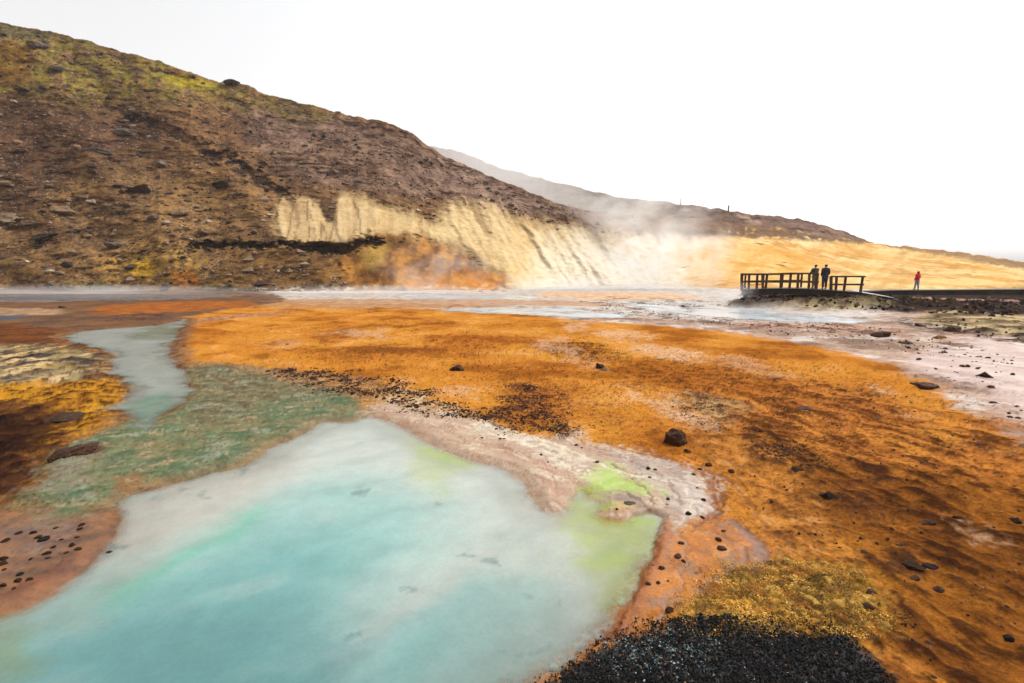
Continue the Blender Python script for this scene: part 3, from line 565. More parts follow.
def hill_paint():
    global C, xs, ys
    lump, mid, fine, rid, gul = (HM[k].ravel() for k in ('lump','mid','fine','rid','gul'))
    px, py = PX.ravel(), PY.ravel()
    def m(pts, soft, warp=8, sc_=25, seed=0): return ss(soft, -soft, sd(px, py, pts, warp, sc_, seed))
    def pt(mm, c):
        global C
        mm = np.clip(mm, 0, 1)[:,None]; C = C*(1-mm)+np.asarray(c)*mm
    st = fbm2((px*.94+py*.34)/2.6, (py*.94-px*.34), 7, 4, 801); sp2 = fbm2(px, py*1.5, 2.6, 3, 811); sp3 = fbm2(px, py*1.3, 6, 4, 821)
    C = blend(alb(140,106,74), alb(84,62,50), .5+lump*.8+mid*.5+st*.45)
    pt(m([(-400,90),(60,100),(120,150),(110,230),(60,292),(-400,292)], 30, 18, 45, 24)*.6, blend(alb(98,72,54), alb(72,52,42), .5+mid*.6+lump*.5)); pt(m([(-400,80),(0,95),(140,105),(160,150),(90,200),(0,215),(-400,240)], 18, 14, 40, 1)*.75, blend(alb(104,78,58), alb(68,50,42), .5+mid+st*.4))
    pt(m([(240,95),(400,130),(440,150),(560,208),(540,222),(450,205),(380,190),(300,180),(250,150)], 10, 8, 25, 2)*.7, blend(alb(150,126,112), alb(88,68,60), .5+mid*.8+st*.5))
    pt(m([(440,150),(560,205),(600,215),(560,222),(470,200),(430,175)], 8, 6, 20, 3)*.6, blend(alb(160,136,122), alb(104,80,72), .5+mid*.7+st*.5))
    pt(m([(60,180),(170,150),(230,165),(275,195),(275,245),(200,292),(-50,292),(-50,235),(30,215)], 18, 14, 35, 4)*.62, blend(alb(156,122,80), alb(104,80,56), .5+lump*.6+mid*.5+st*.4+sp3*.2))
    pt(m([(90,265),(130,245),(170,240),(210,262),(200,282),(110,285)], 10, 8, 18, 5)*.65*ss(-.4,.3,sp3+mid*.4), alb(186,146,78))
    pt(m([(128,268),(145,255),(158,264),(155,275),(135,277)], 5, 5, 9, 6)*.8, alb(206,164,66))
    pt(m([(165,272),(190,270),(205,284),(180,286)], 5, 5, 9, 7)*.7, alb(176,104,46))
    pt(m([(55,284),(90,280),(122,284),(118,292),(56,293)], 3, 5, 9, 8)*.7, alb(88,84,46))
    pt(m([(195,284),(215,280),(240,280),(238,290),(200,290)], 3, 5, 9, 9)*.7, alb(96,90,48))
    # moss on the upper slope
    moss = m([(-400,-60),(0,22),(110,46),(232,86),(262,95),(330,112),(320,120),(220,100),(160,98),(110,100),(50,98),(-400,90)], 14, 14, 30, 10)
    pt(moss*.95*ss(-.45,.15,st+mid*.4), blend(alb(152,132,62), alb(104,98,58), .5+sp3*.8+mid*.4))
    pt(moss*.7*ss(.1,.4,-st*.6+sp3*.7), alb(72,66,52))
    pt(m([(-20,40),(30,42),(40,75),(0,85),(-60,80)], 10, 8, 20, 11)*.6, alb(150,108,48))
    pt(m([(170,72),(212,83),(218,88),(190,88),(165,80)], 3, 4, 8, 12)*.8, alb(176,158,58))
    pt(m([(-5,21),(15,23),(60,34),(40,40),(-10,38)], 5, 5, 10, 13)*.6, alb(70,76,60))
    # light and dark stones in the scree
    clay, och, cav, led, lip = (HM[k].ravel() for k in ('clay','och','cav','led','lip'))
    pt(ss(.36,.58,sp2+.2*mid)*.42, alb(160,134,108)); pt(ss(.34,.55,-sp2+.25*mid)*.5, alb(56,44,38))
    pt(ss(.25,.5,-fbm2(px*.7,py*1.6,8,4,841)+.2*mid)*.35*ss(600,480,px), alb(58,42,36))
    # clay
    cc = blend(alb(232,206,158), alb(212,178,124), .5+lump*.5+mid*.4+.3*gul)
    right = ss(640, 760, px); alc = m([(545,292),(530,262),(560,235),(620,228),(690,245),(715,270),(710,292)], 26, 18, 35, 14)
    nn = fbm3(P[...,0].ravel()*.8, P[...,1].ravel()*.5, P[...,2].ravel()*1.2, 9, 5, 851); cc = blend(cc, blend(alb(246,216,158), alb(218,164,88), .40+lump*.5+nn*1.0), right)
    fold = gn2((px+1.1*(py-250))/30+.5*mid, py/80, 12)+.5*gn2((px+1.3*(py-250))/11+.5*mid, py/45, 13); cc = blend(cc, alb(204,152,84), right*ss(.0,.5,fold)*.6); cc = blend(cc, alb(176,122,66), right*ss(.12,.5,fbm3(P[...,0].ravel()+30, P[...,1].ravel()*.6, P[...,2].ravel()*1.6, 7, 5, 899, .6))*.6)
    cc = blend(cc, alb(240,228,204), alc*.8)
    halo = ss(16, -6, sd(px, py, CLAY, 9, 18, 26)); pt(halo*.6*(1-clay)*ss(-.5,.3,st+mid), blend(alb(184,146,96), alb(120,92,66), .5+mid*.8+st*.6))
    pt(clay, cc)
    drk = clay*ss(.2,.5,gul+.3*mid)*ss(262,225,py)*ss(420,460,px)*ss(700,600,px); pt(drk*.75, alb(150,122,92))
    pt(clay*ss(.3,.55,fbm2(px/1.6,py,5,4,861)+.2*mid)*.35, alb(196,156,98)); pt(clay*right*ss(.2,.5,fbm3(P[...,0].ravel(), P[...,1].ravel()*.6, P[...,2].ravel()*1.3, 5, 4, 871))*.5, alb(206,146,72))
    pt(clay*right*ss(.2,.55,fbm3(P[...,0].ravel(), P[...,1].ravel()*.6, P[...,2].ravel()*1.3, 6, 4, 881))*.6, alb(248,216,158))
    pt(m([(690,247),(760,243),(820,262),(800,285),(720,290),(680,280)], 22, 16, 30, 15)*.4*clay, alb(240,172,72))
    pt(m([(700,215),(760,224),(870,241),(860,244),(770,238),(690,236),(640,229),(570,219),(575,208)], 3, 3, 10, 16)*.95*ss(-.5,0,sp3+.2), blend(alb(132,104,84), alb(96,74,62), .5+mid+st*.4))
    pt(m([(870,243),(950,250),(1024,261),(1420,279),(1420,286),(1024,270),(960,258),(900,249)], 2, 3, 10, 17)*.8, blend(alb(150,114,82), alb(112,86,70), .5+mid))
    # ochre face and the dark foot under the overhang
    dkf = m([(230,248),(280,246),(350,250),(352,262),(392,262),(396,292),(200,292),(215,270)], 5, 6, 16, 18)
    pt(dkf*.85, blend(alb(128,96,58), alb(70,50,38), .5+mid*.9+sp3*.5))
    oc = blend(alb(196,138,70), alb(118,78,46), .5+lump*.5+mid*.7+fbm2(px,py/1.4,11,5,891,.6)*1.0)
    oc = blend(oc, alb(216,138,48), ss(266,286,py+6*mid+5*fbm2(px,py/1.2,12,4,893))*ss(390,440,px)*.75); pt(och, oc)
    pt(m([(365,243),(395,238),(385,262),(372,272),(360,262)], 4, 5, 10, 19)*.6, alb(196,160,84)); pt(m([(367,238),(400,235),(415,246),(380,249)], 3, 4, 8, 20)*.6, alb(62,44,32))
    pt(m([(460,240),(500,268),(512,284),(480,268),(440,245)], 3, 3, 10, 21)*.5, alb(112,74,46))
    pt(cav*.6, alb(108,82,60)); pt(led*.62*ss(-.5,.1,mid+sp3), blend(alb(56,48,44), alb(36,31,30), .5+mid))  # dark rock tone, also painting in the shade of the cavity and ledge
    pt(lip*.85, blend(alb(222,194,146), alb(192,156,110), .5+gul+mid*.3)); pt(lip*ss(.12,.02,np.abs(gn2(px/11.+.25*mid, py/80., 12)))*.65, alb(112,86,60))
    tng = m(crop(230,130,[(290,235),(370,225),(345,345)]), 1.5, 2, 6, 22); pt(tng*.9, blend(alb(112,86,66), alb(84,64,52), .5+mid))
    tng = m(crop(230,130,[(176,228),(232,240),(240,300),(232,350),(225,300),(200,250)]), 1.2, 2, 6, 23); pt(tng*.7, alb(128,100,70))
    # white crust at the foot
    ft = ss(291, 286, py)*0+ss(283, 287, py+1.2*mid); pt(ft*ss(.1,.4,sp3)*ss(150,260,px)*ss(560,500,px)*.6, alb(226,214,190))
    return C
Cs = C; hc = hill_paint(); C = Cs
nC = len(cols)
back = []
top = P[-1]
for dy, dz in ((8,-.4),(25,-4),(60,-16),(140,-50)):
    k = (top[:,1]+dy)/top[:,1]; q = np.stack([top[:,0]*k, top[:,1]+dy, np.maximum(top[:,2]+dz, -1)], -1); back.append(q)
PV = np.vstack([P.reshape(-1,3)]+back)
hc = np.vstack([hc]+[hc[-nC:]]*4); hca = np.ones((len(hc),4)); lum = hc.mean(1, keepdims=True); wcl = np.concatenate([np.maximum(HM['clay'],HM['och']).ravel(), np.zeros(nC*4)])[:,None]
hca[:,:3] = np.clip((lum+(hc-lum)*(1.12-.1*wcl))*(1.30-.12*wcl), .004, .9)
rg = np.clip(np.concatenate([np.repeat(1.0, len(hc))]), 0, 1)
clayA = np.concatenate([np.maximum(HM['clay'], HM['och']*.7).ravel()]+[np.zeros(nC)]*4)
hm = MT('hillside earth', .95, .0)
a = hm.attr('Col'); n1 = hm.noise(.9, 6, .65); n2 = hm.noise(4.2, 5, .65); vo = hm.node('ShaderNodeTexVoronoi', Scale=1.1); hm.l.new(hm.geo(), vo.inputs['Vector'])
vo2 = hm.node('ShaderNodeTexVoronoi', Scale=.45); hm.l.new(hm.geo(), vo2.inputs['Vector'])
st = hm.math('MULTIPLY', hm.ramp(vo.outputs['Distance'], .12, .3, 1, 0), hm.ramp(hm.noise(.35, 3), .45, .62, 0, 1))
st = hm.math('MULTIPLY', st, hm.ramp(hm.attr('Clay').outputs['Fac'], 0, .5, 1, .08))
f = hm.math('MULTIPLY', hm.ramp(n1, .28, .72, .68, 1.30), hm.ramp(n2, .28, .72, .72, 1.26)); cl = hm.ramp(hm.attr('Clay').outputs['Fac'], 0, 1, 1, .35)
f = hm.math('ADD', hm.math('MULTIPLY', hm.math('SUBTRACT', f, 1.0), cl), 1.0)
c = hm.mul(a.outputs['Color'], f)
c = hm.mix(hm.math('MULTIPLY', st, .7), c, alb(186,158,128))
hm.base(c); hm.bump(n2, .6, .22); hm.bump(n1, .4, .5)
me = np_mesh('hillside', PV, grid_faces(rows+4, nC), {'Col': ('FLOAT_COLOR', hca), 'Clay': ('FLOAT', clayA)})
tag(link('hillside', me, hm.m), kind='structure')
def hill_pt(px, py):
    j = int(round((px-cols[0])/1.7)); i = int(np.argmin(np.abs(PY[:,j]-py))); return P[i,j], i, j

# far ridge behind
fcols = np.arange(330, 1300, 1.7)
def relief2(PX_, PY_, D, t):
    a, f_, u = ray(PX_, PY_); k = D/f_; x, y, z = a*k, D, CAMH+u*k
    HM['f_l'] = fbm3(x, y, z, 45, 5, 13); HM['f_m'] = fbm3(x, y, z, 12, 5, 14)
    return D+ss(0,.1,t)*(7*HM['f_l']+3.0*HM['f_m']+1.0*fbm3(x,y,z,3,3,15))
FPX, FPY, FP = hill_mesh(fcols, cum([(330,230),(560,190),(1300,150)]), cum([(330,112),(430,146),(448,148),(470,156),(500,168),(560,183),(620,197),(690,205),(740,212),(780,217),(815,222),(840,230),(866,240),(900,252),(960,264),(1300,282)]),
    cum([(330,470),(470,440),(560,330),(640,250),(740,225),(870,210),(1300,200)]), 120, 1.0, relief2, foot_z=0)
fl_, fm_ = HM['f_l'].ravel(), HM['f_m'].ravel()
fc = blend(alb(128,100,84), alb(92,72,64), .5+fl_*.6+fm_*.7)
Cs = C; C = fc
mg = ss(10, -10, sd(FPX.ravel(), FPY.ravel(), [(440,150),(520,175),(600,192),(660,205),(680,225),(600,235),(480,220),(440,180)], 8, 25, 31)); C = C*(1-.6*mg[:,None])+.6*mg[:,None]*blend(alb(120,110,72), alb(92,84,64), .5+fm_)
mg = ss(2, -2, sd(FPX.ravel(), FPY.ravel(), [(728,210),(745,215),(765,224),(762,226),(740,218)], 2, 8, 32)); C = C*(1-.5*mg[:,None])+.5*mg[:,None]*alb(190,160,140)
fc = C; C = Cs
nF = len(fcols); top = FP[-1]; back = []
for dy, dz in ((20,-2),(80,-20),(250,-90)):
    k = (top[:,1]+dy)/top[:,1]; back.append(np.stack([top[:,0]*k, top[:,1]+dy, np.maximum(top[:,2]+dz, -1)], -1))
fc = np.vstack([fc]+[fc[-nF:]]*3); fca = np.ones((len(fc),4)); fca[:,:3] = np.clip(fc*1.75, 0, .9)
fmat = MT('distant hill earth', .95, .0); a = fmat.attr('Col'); n1 = fmat.noise(.25, 6, .65); n2 = fmat.noise(1.2, 5, .65)
fmat.base(fmat.mul(a.outputs['Color'], fmat.math('MULTIPLY', fmat.ramp(n1, .28, .72, .65, 1.3), fmat.ramp(n2, .28, .72, .75, 1.25)))); fmat.bump(n2, .7, 1.0)
tag(link('far_hill', np_mesh('far_hill', np.vstack([FP.reshape(-1,3)]+back), grid_faces(123, nF), {'Col': ('FLOAT_COLOR', fca)}), fmat.m), kind='structure')

#@@OBJECTS
# ================================================================== STONES
def rock_mesh(seed, sub=2, flat=.7, rough=.35):
    bm = bmesh.new(); bmesh.ops.create_icosphere(bm, subdivisions=sub, radius=1)
    rg = random.Random(seed*31+5); o = Vector((seed*7.3, seed*3.1, seed*1.7)); cuts = []
    for _ in range(9):
        n = Vector((rg.gauss(0,1), rg.gauss(0,1), rg.gauss(0,1))).normalized(); cuts.append((n, rg.uniform(.52,.85)))
    for v in bm.verts:
        d = v.co.normalized(); p = d.copy()
        for n, h in cuts:
            e = p.dot(n)-h
            if e > 0: p -= n*e*.92
        q = 1+rough*(mnoise.noise(d*1.3+o)*.5+mnoise.noise(d*3.5+o)*.30+mnoise.noise(d*9+o)*.16+mnoise.noise(d*20+o)*.08)
        v.co = Vector((p.x*q*1.15, p.y*q*.92, p.z*q*flat))
        if v.co.z < -.25: v.co.z = -.25+(v.co.z+.25)*.2
    me = bpy.data.meshes.new('rock'); bm.to_mesh(me); bm.free()
    return me
dark_m = simple_mat('dark wet stone', alb(86,62,50), .9, .12, .5, 1.4, .5, .15)
black_m = simple_mat('black stone', alb(66,52,45), .9, .12, .5, 1.4, .5, .15)
coal_m = simple_mat('coal black stone', alb(44,36,33), .9, .1, .4, 2, .5, .15)
brown_m = simple_mat('brown stone', alb(96,68,52), .85, .3, .4, 2, .6, .15)
pale_m = simple_mat('pale rock', alb(190,168,136), .9, .2, .3, 1.6, .6, .15)
tan_m = simple_mat('tan rock', alb(158,128,94), .9, .2, .35, 1.6, .6, .15)
grey_m = simple_mat('grey rock', alb(128,116,104), .9, .2, .35, 1.6, .6, .15)
ochre_m = simple_mat('ochre stone', alb(176,120,50), .9, .2, .35, 1.6, .5, .15)
PROTO = {}
def protos(mat, k=5, sub=2, flat=.7, rough=.45):
    key = (mat.name, sub, flat, rough)
    if key not in PROTO:
        L = []
        for i in range(k):
            me = rock_mesh(len(PROTO)*11+i+1, sub, flat, rough); me.materials.append(mat); L.append(me)
        PROTO[key] = L
    return PROTO[key]
def put(name, me, x, y, z, s, label, cat, group=None, rz=None, sq=(1,1,1), tilt=.25):
    o = bpy.data.objects.new(name, me); COL.objects.link(o)
    o.location = (x, y, z); o.scale = (s*sq[0], s*sq[1], s*sq[2]); o.rotation_euler = (random.uniform(-tilt,tilt), random.uniform(-tilt,tilt), random.uniform(0,6.28) if rz is None else rz)
    return tag(o, label, cat, group)
def stone_px(name, px, py, w, mat, label, group=None, flat=.7, sub=3, sink=.12, cat='stone', rough=.45):
    g = at(px, py); x, y = g[0], g[1]; d = math.hypot(x, y, CAMH)
    s = w*d/F*.5*(.95 if cat == 'rock' else .78); z = ground_z(x, y)
    return put(name, random.choice(protos(mat, 5, sub, flat, rough)), x, y, z+s*(flat*.24-sink-(0 if cat == 'rock' else .16*random.random())), s, label, cat, group)

# single stones one can point to
for a in [
    (675,443,21,dark_m,'large dark brown rough rock standing on the orange flat beside the wet grey silt',1.25),
    (688,452,9,dark_m,'smaller dark stone just below the large dark rough rock on the orange flat',.7),
    (458,370,15,dark_m,'dark round stone on the bright orange flat above the pebble strip',.75),
    (600,368,11,black_m,'black stone at the pale streak beside the dark algae patch on the orange flat',.9),
    (604,370,9,tan_m,'small tan stone touching the black stone on the pale streak',.6),
    (828,497,14,black_m,'round black stone lying alone in the dark brown streaked flat',.6),
    (797,470,11,dark_m,'dark stone at the lower end of the speckled dark algae stripe',.6),
    (805,410,12,brown_m,'brown stone beside a bright orange bump on the streaked flat',.45),
    (924,386,22,dark_m,'long flat dark rock on the edge between orange flat and pink silt',.35),
    (882,337,14,black_m,'low black rough rock on the pink silt, nearest the orange edge in the rock line',.5),
    (906,343,15,black_m,'flat black rock with a trailing dark ridge on the pink silt',.35),
    (953,331,12,brown_m,'upright brown rock on the silt below the dark bank',.8),
    (920,327,9,brown_m,'squarish brown rock left of the upright brown rock on the silt',.8),
    (940,338,8,ochre_m,'small ochre orange stone in the silt between two brown rocks',.6),
    (985,377,8,black_m,'round black stone on the wet white silt, largest of those there',.75),
    (643,650,0.1,black_m,None,.7),
    (670,610,8,black_m,'oval black pebble on the wet peach tongue just above the black gravel',.8),
    (917,665,0.1,black_m,None,.7),
    (912,563,15,coal_m,'long black wet rock in the darkest streak of the brown flat',.35),
    (930,565,9,coal_m,'black rock at the tail end of the long wet black rock',.6),
    (915,575,7,dark_m,'dark stone just below the long wet black rock',.6),
    (940,586,9,black_m,'black stone on its own below the long wet black rock',.6),
    (872,594,9,dark_m,'dark stone beside the yellow crust on the brown flat',.6),
    (1010,638,8,coal_m,'black stone low on the rusty streaked slope near the gravel side',.6),
    (1016,520,9,black_m,'black stone high on the streaked brown flat by its outer edge',.6),
    (930,523,10,dark_m,'flat elongated dark stone on the brown flat above the long wet black rock',.35),
    (960,519,7,dark_m,'small dark stone beside the flat elongated stone on the brown flat',.6),
    (868,610,7,dark_m,'small dark stone at the lower corner of the yellow crust',.6),
    (64,416,24,black_m,'black flat rock on the yellow left bank above the brown boulder',.25),
    (70,453,32,dark_m,'flat-topped dark brown boulder at the water side of the green algae',.42),
    (96,450,16,brown_m,'thin brown flat stone beside the flat-topped boulder',.30),
    (248,462,26,tan_m,'flat tan slab lying at the edge of the milky pool by the algae',.16),
    (62,308,5,black_m,'lone dark stone on the grey band near the foot of the hill',.7),
    (632,503,14,grey_m,'flat grey stone on the silt bar between two lime patches',.2)]:
    if a[4]: stone_px('rock', *a[:5], flat=a[5], cat='rock', sub=4)

# pebbles on the eastern shore, one by one
G = 'black pebbles scattered on the wet shore east of the pool'
for x, y, w in [(482,438,3),(498,435,3),(500,439,4),(504,439,4),(576,445,5),(582,448,3),(541,455,4),(548,462,3),(597,462,6),(632,462,4),(648,469,6),(655,470,4),(650,477,5),(694,475,5),(697,488,3),(704,500,6),(688,513,7),(702,517,5),(668,499,5),(667,504,3),(709,466,8),(731,472,8),(719,540,7),(722,549,9),(681,543,6),(678,557,8),(683,561,6),(661,568,7),(648,584,6),(658,583,5),(668,581,3),(723,531,5),(617,509,4),(653,565,3),(700,470,5)]:
    stone_px('pebble', x, y, w*1.15, random.choice([dark_m, black_m]), 'small black pebble on the wet shore east of the pool', G, flat=.7, sub=2, cat='pebble')
G = 'black stones scattered over the orange tongue at the pool edge'
for x, y, w in [(82,525,7),(80,529,6),(56,528,6),(43,540,11),(39,537,8),(33,533,7),(53,548,6),(47,554,7),(47,559,6),(72,546,7),(78,549,8),(77,538,5),(66,553,5),(19,533,7),(5,541,10),(4,559,9),(3,564,9),(30,560,5),(20,575,6),(18,581,8),(29,580,6),(3,586,7),(14,589,5),(109,548,10),(4,570,5),(62,540,4)]:
    stone_px('pebble', x, y, w*.95, coal_m, 'small black stone on the orange tongue beside the milky pool', G, flat=.6, sub=2, cat='pebble')

def inside(p, poly):
    x, y = p; c = False; n = len(poly)
    for i in range(n):
        (ax, ay), (bx, by) = poly[i], poly[(i+1)%n]
        if (ay > y) != (by > y) and x < (bx-ax)*(y-ay)/(by-ay)+ax: c = not c
    return c
def scatter(poly, n, wlo, whi, mats, label, group, name='pebble', flat=.7, pw=2.2, cat='pebble'):
    P_ = np.array(poly); k = 0
    while k < n:
        q = (random.uniform(P_[:,0].min(), P_[:,0].max()), random.uniform(P_[:,1].min(), P_[:,1].max()))
        if not inside(q, poly): continue
        w = wlo+(whi-wlo)*random.random()**pw
        stone_px(name, q[0], q[1], w, random.choice(mats), label, group, flat=flat, sub=1 if w < 4 else 2, cat=cat); k += 1
scatter([(262,370),(300,370),(350,373),(400,383),(410,396),(395,404),(360,392),(330,384),(280,376)], 40, 2.5, 7, [dark_m, black_m], 'dark pebble in the strip between orange flat and green algae', 'dark pebbles along the strip above the green algae', flat=.7)
scatter([(392,384),(415,392),(452,404),(480,412),(476,420),(440,416),(400,408),(384,398)], 25, 2.5, 8, [dark_m, black_m], 'dark pebble among white crust north of the milky pool', 'dark pebbles among the white crust north of the pool')
scatter([(496,420),(498,405),(520,400),(545,410),(566,435),(550,438),(520,432)], 36, 2.5, 5, [dark_m, black_m], 'dark pebble crowded in the blackish patch above the beige shore', 'dark pebbles in the blackish patch')
scatter([(880,345),(920,345),(1024,355),(1024,425),(985,408),(950,392),(925,370)], 50, 2, 6, [black_m, dark_m], 'small black stone dotted over the pale pink silt', 'black stones dotted over the pink silt')
scatter([(600,300),(690,300),(760,318),(870,326),(960,342),(900,346),(800,334),(700,322),(600,312)], 48, 2, 6, [dark_m, brown_m], 'small dark stone on the white silt before the boardwalk', 'dark stones on the white silt before the boardwalk', flat=.5)
scatter([(700,360),(860,362),(1010,450),(1020,680),(900,680),(860,560),(770,540),(740,450)], 22, 2.5, 7, [dark_m, brown_m], 'dark crumb of rock on the streaked brown flat', 'dark crumbs on the streaked brown flat', flat=.5)
scatter([(200,325),(430,316),(640,330),(640,400),(520,385),(420,375),(300,362),(200,355)], 16, 1.8, 4, [dark_m, brown_m], 'tiny dark crumb on the bright orange flat', 'tiny dark crumbs on the bright orange flat', flat=.6)

# boulders on the hillside
def hill_rock(px, py, w, mat, label, group=None, flat=.6, sub=2):
    p, i, j = hill_pt(px, py); d = math.hypot(*p[:2]); s = w*d/F*.5
    put('boulder', random.choice(protos(mat, 5, sub, flat, .5)), p[0], p[1]-s*.25, p[2]+s*.05, s, label, 'boulder', group)
for a in [(129,134,17,grey_m,'largest grey boulder below the dark ledge on the hillside',.6),(104,152,14,grey_m,'grey flat boulder in the row below the largest grey boulder',.4),(78,148,9,tan_m,'tan stone in the row below the largest grey boulder',.5),(163,166,10,grey_m,'grey round boulder alone on the brown slope',.8),(9,185,12,tan_m,'tan boulder at the outer edge of the brown slope',.6),(13,219,15,pale_m,'pale rounded boulder low on the slope near its outer edge',.7),(30,224,12,tan_m,'pinkish tan stone beside the pale rounded boulder',.5),(85,197,10,pale_m,'pale cream stone upper of a pair on the brown slope',.6),(94,203,8,pale_m,'pale cream stone lower of a pair on the brown slope',.7),(66,211,18,tan_m,'broad tan boulder between the cream pair and the pale rounded one',.4),(115,246,16,grey_m,'grey flat stone on the low ochre slope',.35),(47,238,20,black_m,'dark flat ledge rock low on the slope',.35),(205,232,13,tan_m,'ochre tan rock at the start of the clay cliff',.5),(143,192,22,black_m,'dark flat outcrop in the middle of the slope',.35),(222,186,18,black_m,'dark outcrop below the end of the ledge',.4),(118,186,11,grey_m,'grey rock left of the dark flat outcrop',.5),(43,47,16,grey_m,'grey boulder in the moss near the skyline',.4),(57,69,12,grey_m,'grey flat boulder in the mossy upper slope',.4),(25,91,11,tan_m,'tan rock under the mossy slope',.5),(233,84,13,brown_m,'brown rock hump breaking the skyline',.5),(180,213,16,tan_m,'tan rock in the outcrop above the ochre slope',.4),(155,218,12,grey_m,'grey rock in the outcrop above the ochre slope',.5)]:
    hill_rock(a[0], a[1], a[2]*.85, a[3], a[4], flat=a[5], sub=4)
n = 0
while n < 95:
    px, py = random.uniform(0, 440), random.uniform(95, 282)
    if py < np.interp(px, [0,110,230,350,440],[60,70,105,130,170]): continue
    if px > 270 and py > 195: continue
    hill_rock(px, py, random.uniform(2.5, 7), random.choice([grey_m, tan_m, tan_m, pale_m, brown_m, black_m]), 'small weathered stone lying in the brown hillside scree', 'small stones in the hillside scree', flat=.55, sub=1); n += 1
# white crusted stones at the foot of the hill
for px, py, w in [(236,289,8),(248,288,7),(262,290,9),(272,288,6),(285,290,7),(300,290,6),(318,290,7),(495,289,9),(480,290,7),(505,290,8),(30,286,9),(55,288,7)]:
    stone_px('boulder', px, py+1.5, w, pale_m, 'white crusted stone at the foot of the hill', 'white crusted stones along the foot of the hill', flat=.5, sub=2, cat='boulder')

# black gravel: many little stones, one mass
def pile(name, poly, n, slo, shi, palette, mat, lift=0., flat=.75, edge=.012, weights=None, zfac=.3, gate=None):
    bv = np.array([(1,0,0),(-.5,.87,0),(-.5,-.87,0),(.3,.2,.8),(-.3,-.2,-.8),(-.2,.3,.75)], float)
    bf = np.array([(0,1,3),(1,5,3),(1,2,5),(2,3,5),(2,0,3),(1,0,4),(2,1,4),(0,2,4)])
    w = wpoly(poly, 1); out = []; cl = []
    x = RNG.uniform(w[:,0].min(), w[:,0].max(), n*6); y = RNG.uniform(w[:,1].min(), w[:,1].max(), n*6)
    d = sdf(x+.04*fbm2(x,y,.3,3,901), y+.04*fbm2(x,y,.3,3,911), w)+edge*1.6*fbm2(x,y,.16,4,951,.65); ok = d < RNG.normal(0, edge, len(x))
    if gate: ok &= fbm2(x, y, gate[0], 4, 921)+RNG.normal(0, gate[2], len(x)) > gate[1]
    x, y, d = x[ok][:n], y[ok][:n], d[ok][:n]
    m = len(x); s = slo+(shi-slo)*RNG.random(m)**2.5
    a = RNG.random(m)*6.28; sc3 = RNG.uniform(.65, 1.3, (m,1,3))*np.array([1,1,flat])
    vv = bv[None]*(1+RNG.uniform(-.28,.28,(m,len(bv),1)))*sc3*s[:,None,None]
    tl = RNG.normal(0,.5,m); vy = vv[...,1]*np.cos(tl)[:,None]-vv[...,2]*np.sin(tl)[:,None]; vz = vv[...,1]*np.sin(tl)[:,None]+vv[...,2]*np.cos(tl)[:,None]
    vx = vv[...,0]*np.cos(a)[:,None]-vy*np.sin(a)[:,None]; vy = vv[...,0]*np.sin(a)[:,None]+vy*np.cos(a)[:,None]
    gz = ground_zv(x, y)
    vx += x[:,None]; vy += y[:,None]; vz += (gz+s*zfac+lift*RNG.random(m))[:,None]
    pal = np.array([c for c, _ in palette]); pr = np.array([q for _, q in palette]); 
    ci = RNG.choice(len(pal), m, p=pr/pr.sum()); cc = pal[ci]*RNG.uniform(.6,1.35,(m,1))
    if weights is not None: cc = weights(x, y, cc)
    ca = np.ones((m, len(bv), 4)); ca[...,:3] = cc[:,None,:]
    Fc = (bf[None]+(np.arange(m)*len(bv))[:,None,None]).reshape(-1, 3)
    return link(name, np_mesh(name, np.stack([vx,vy,vz],-1).reshape(-1,3), Fc, {'Col': ('FLOAT_COLOR', ca.reshape(-1,4))}, smooth=False), mat)
pm = MT('loose grit', .8, .12); pm.base(pm.mul(pm.attr('Col').outputs['Color'], pm.ramp(pm.noise(120, 3), .3, .7, .75, 1.2)))
sparkC = at(650, 652); 
def gw(x, y, c):
    d = np.hypot((x-sparkC[0])/.30, (y-sparkC[1])/.17); k = RNG.random(len(x)) < .62*np.exp(-d*d)*(.6+fbm2(x,y,.08,3,961))+.008
    pal = np.array([alb(190,200,206), alb(120,150,150), alb(80,110,112), alb(150,120,90)]); c[k] = pal[RNG.integers(0, 4, k.sum())]*RNG.uniform(.6,1.1,(k.sum(),1)); return c
g = pile('gravel', GRAVEL, 62000, .0016, .0105, [(alb(40,38,37), 6), (alb(24,23,24), 8), (alb(62,56,50), 1.2), (alb(120,76,40), .10)], pm.m, lift=.006, weights=gw, edge=.075)
tag(g, 'bed of coarse black gravel with pale grey grains at the pool corner', 'gravel', kind='stuff')
def mw(x, y, c):
    n = fbm2(x, y, .28, 4, 971); k = np.clip(1.05+n*1.3, .4, 1.6)[:,None]; c = c*k
    q = (fbm2(x, y, .13, 3, 981) > .22); c[q] = c[q]*.3+alb(120,84,46)*.5; q = (fbm2(x, y, .2, 3, 991) > .3); c[q] = c[q]*.4+alb(206,128,60)*.55
    return c
g = pile('moss', [(676,632),(700,602),(720,582),(750,566),(783,561),(820,566),(862,572),(882,600),(868,624),(850,640),(800,640),(726,632)], 34000, .0014, .0075, [(alb(232,176,70), 5), (alb(214,156,60), 4), (alb(150,106,46), 2.2), (alb(240,210,140), 1.6), (alb(70,54,34), 1.6)], pm.m, lift=.006, flat=.5, edge=.11, gate=(.16, -.22, .15), weights=mw)
tag(g, 'crumbly yellow mossy crust beside the black gravel', 'moss', kind='stuff')
mixpal = [(alb(60,42,36), 8), (alb(110,76,54), 2), (alb(150,110,76), 1)]
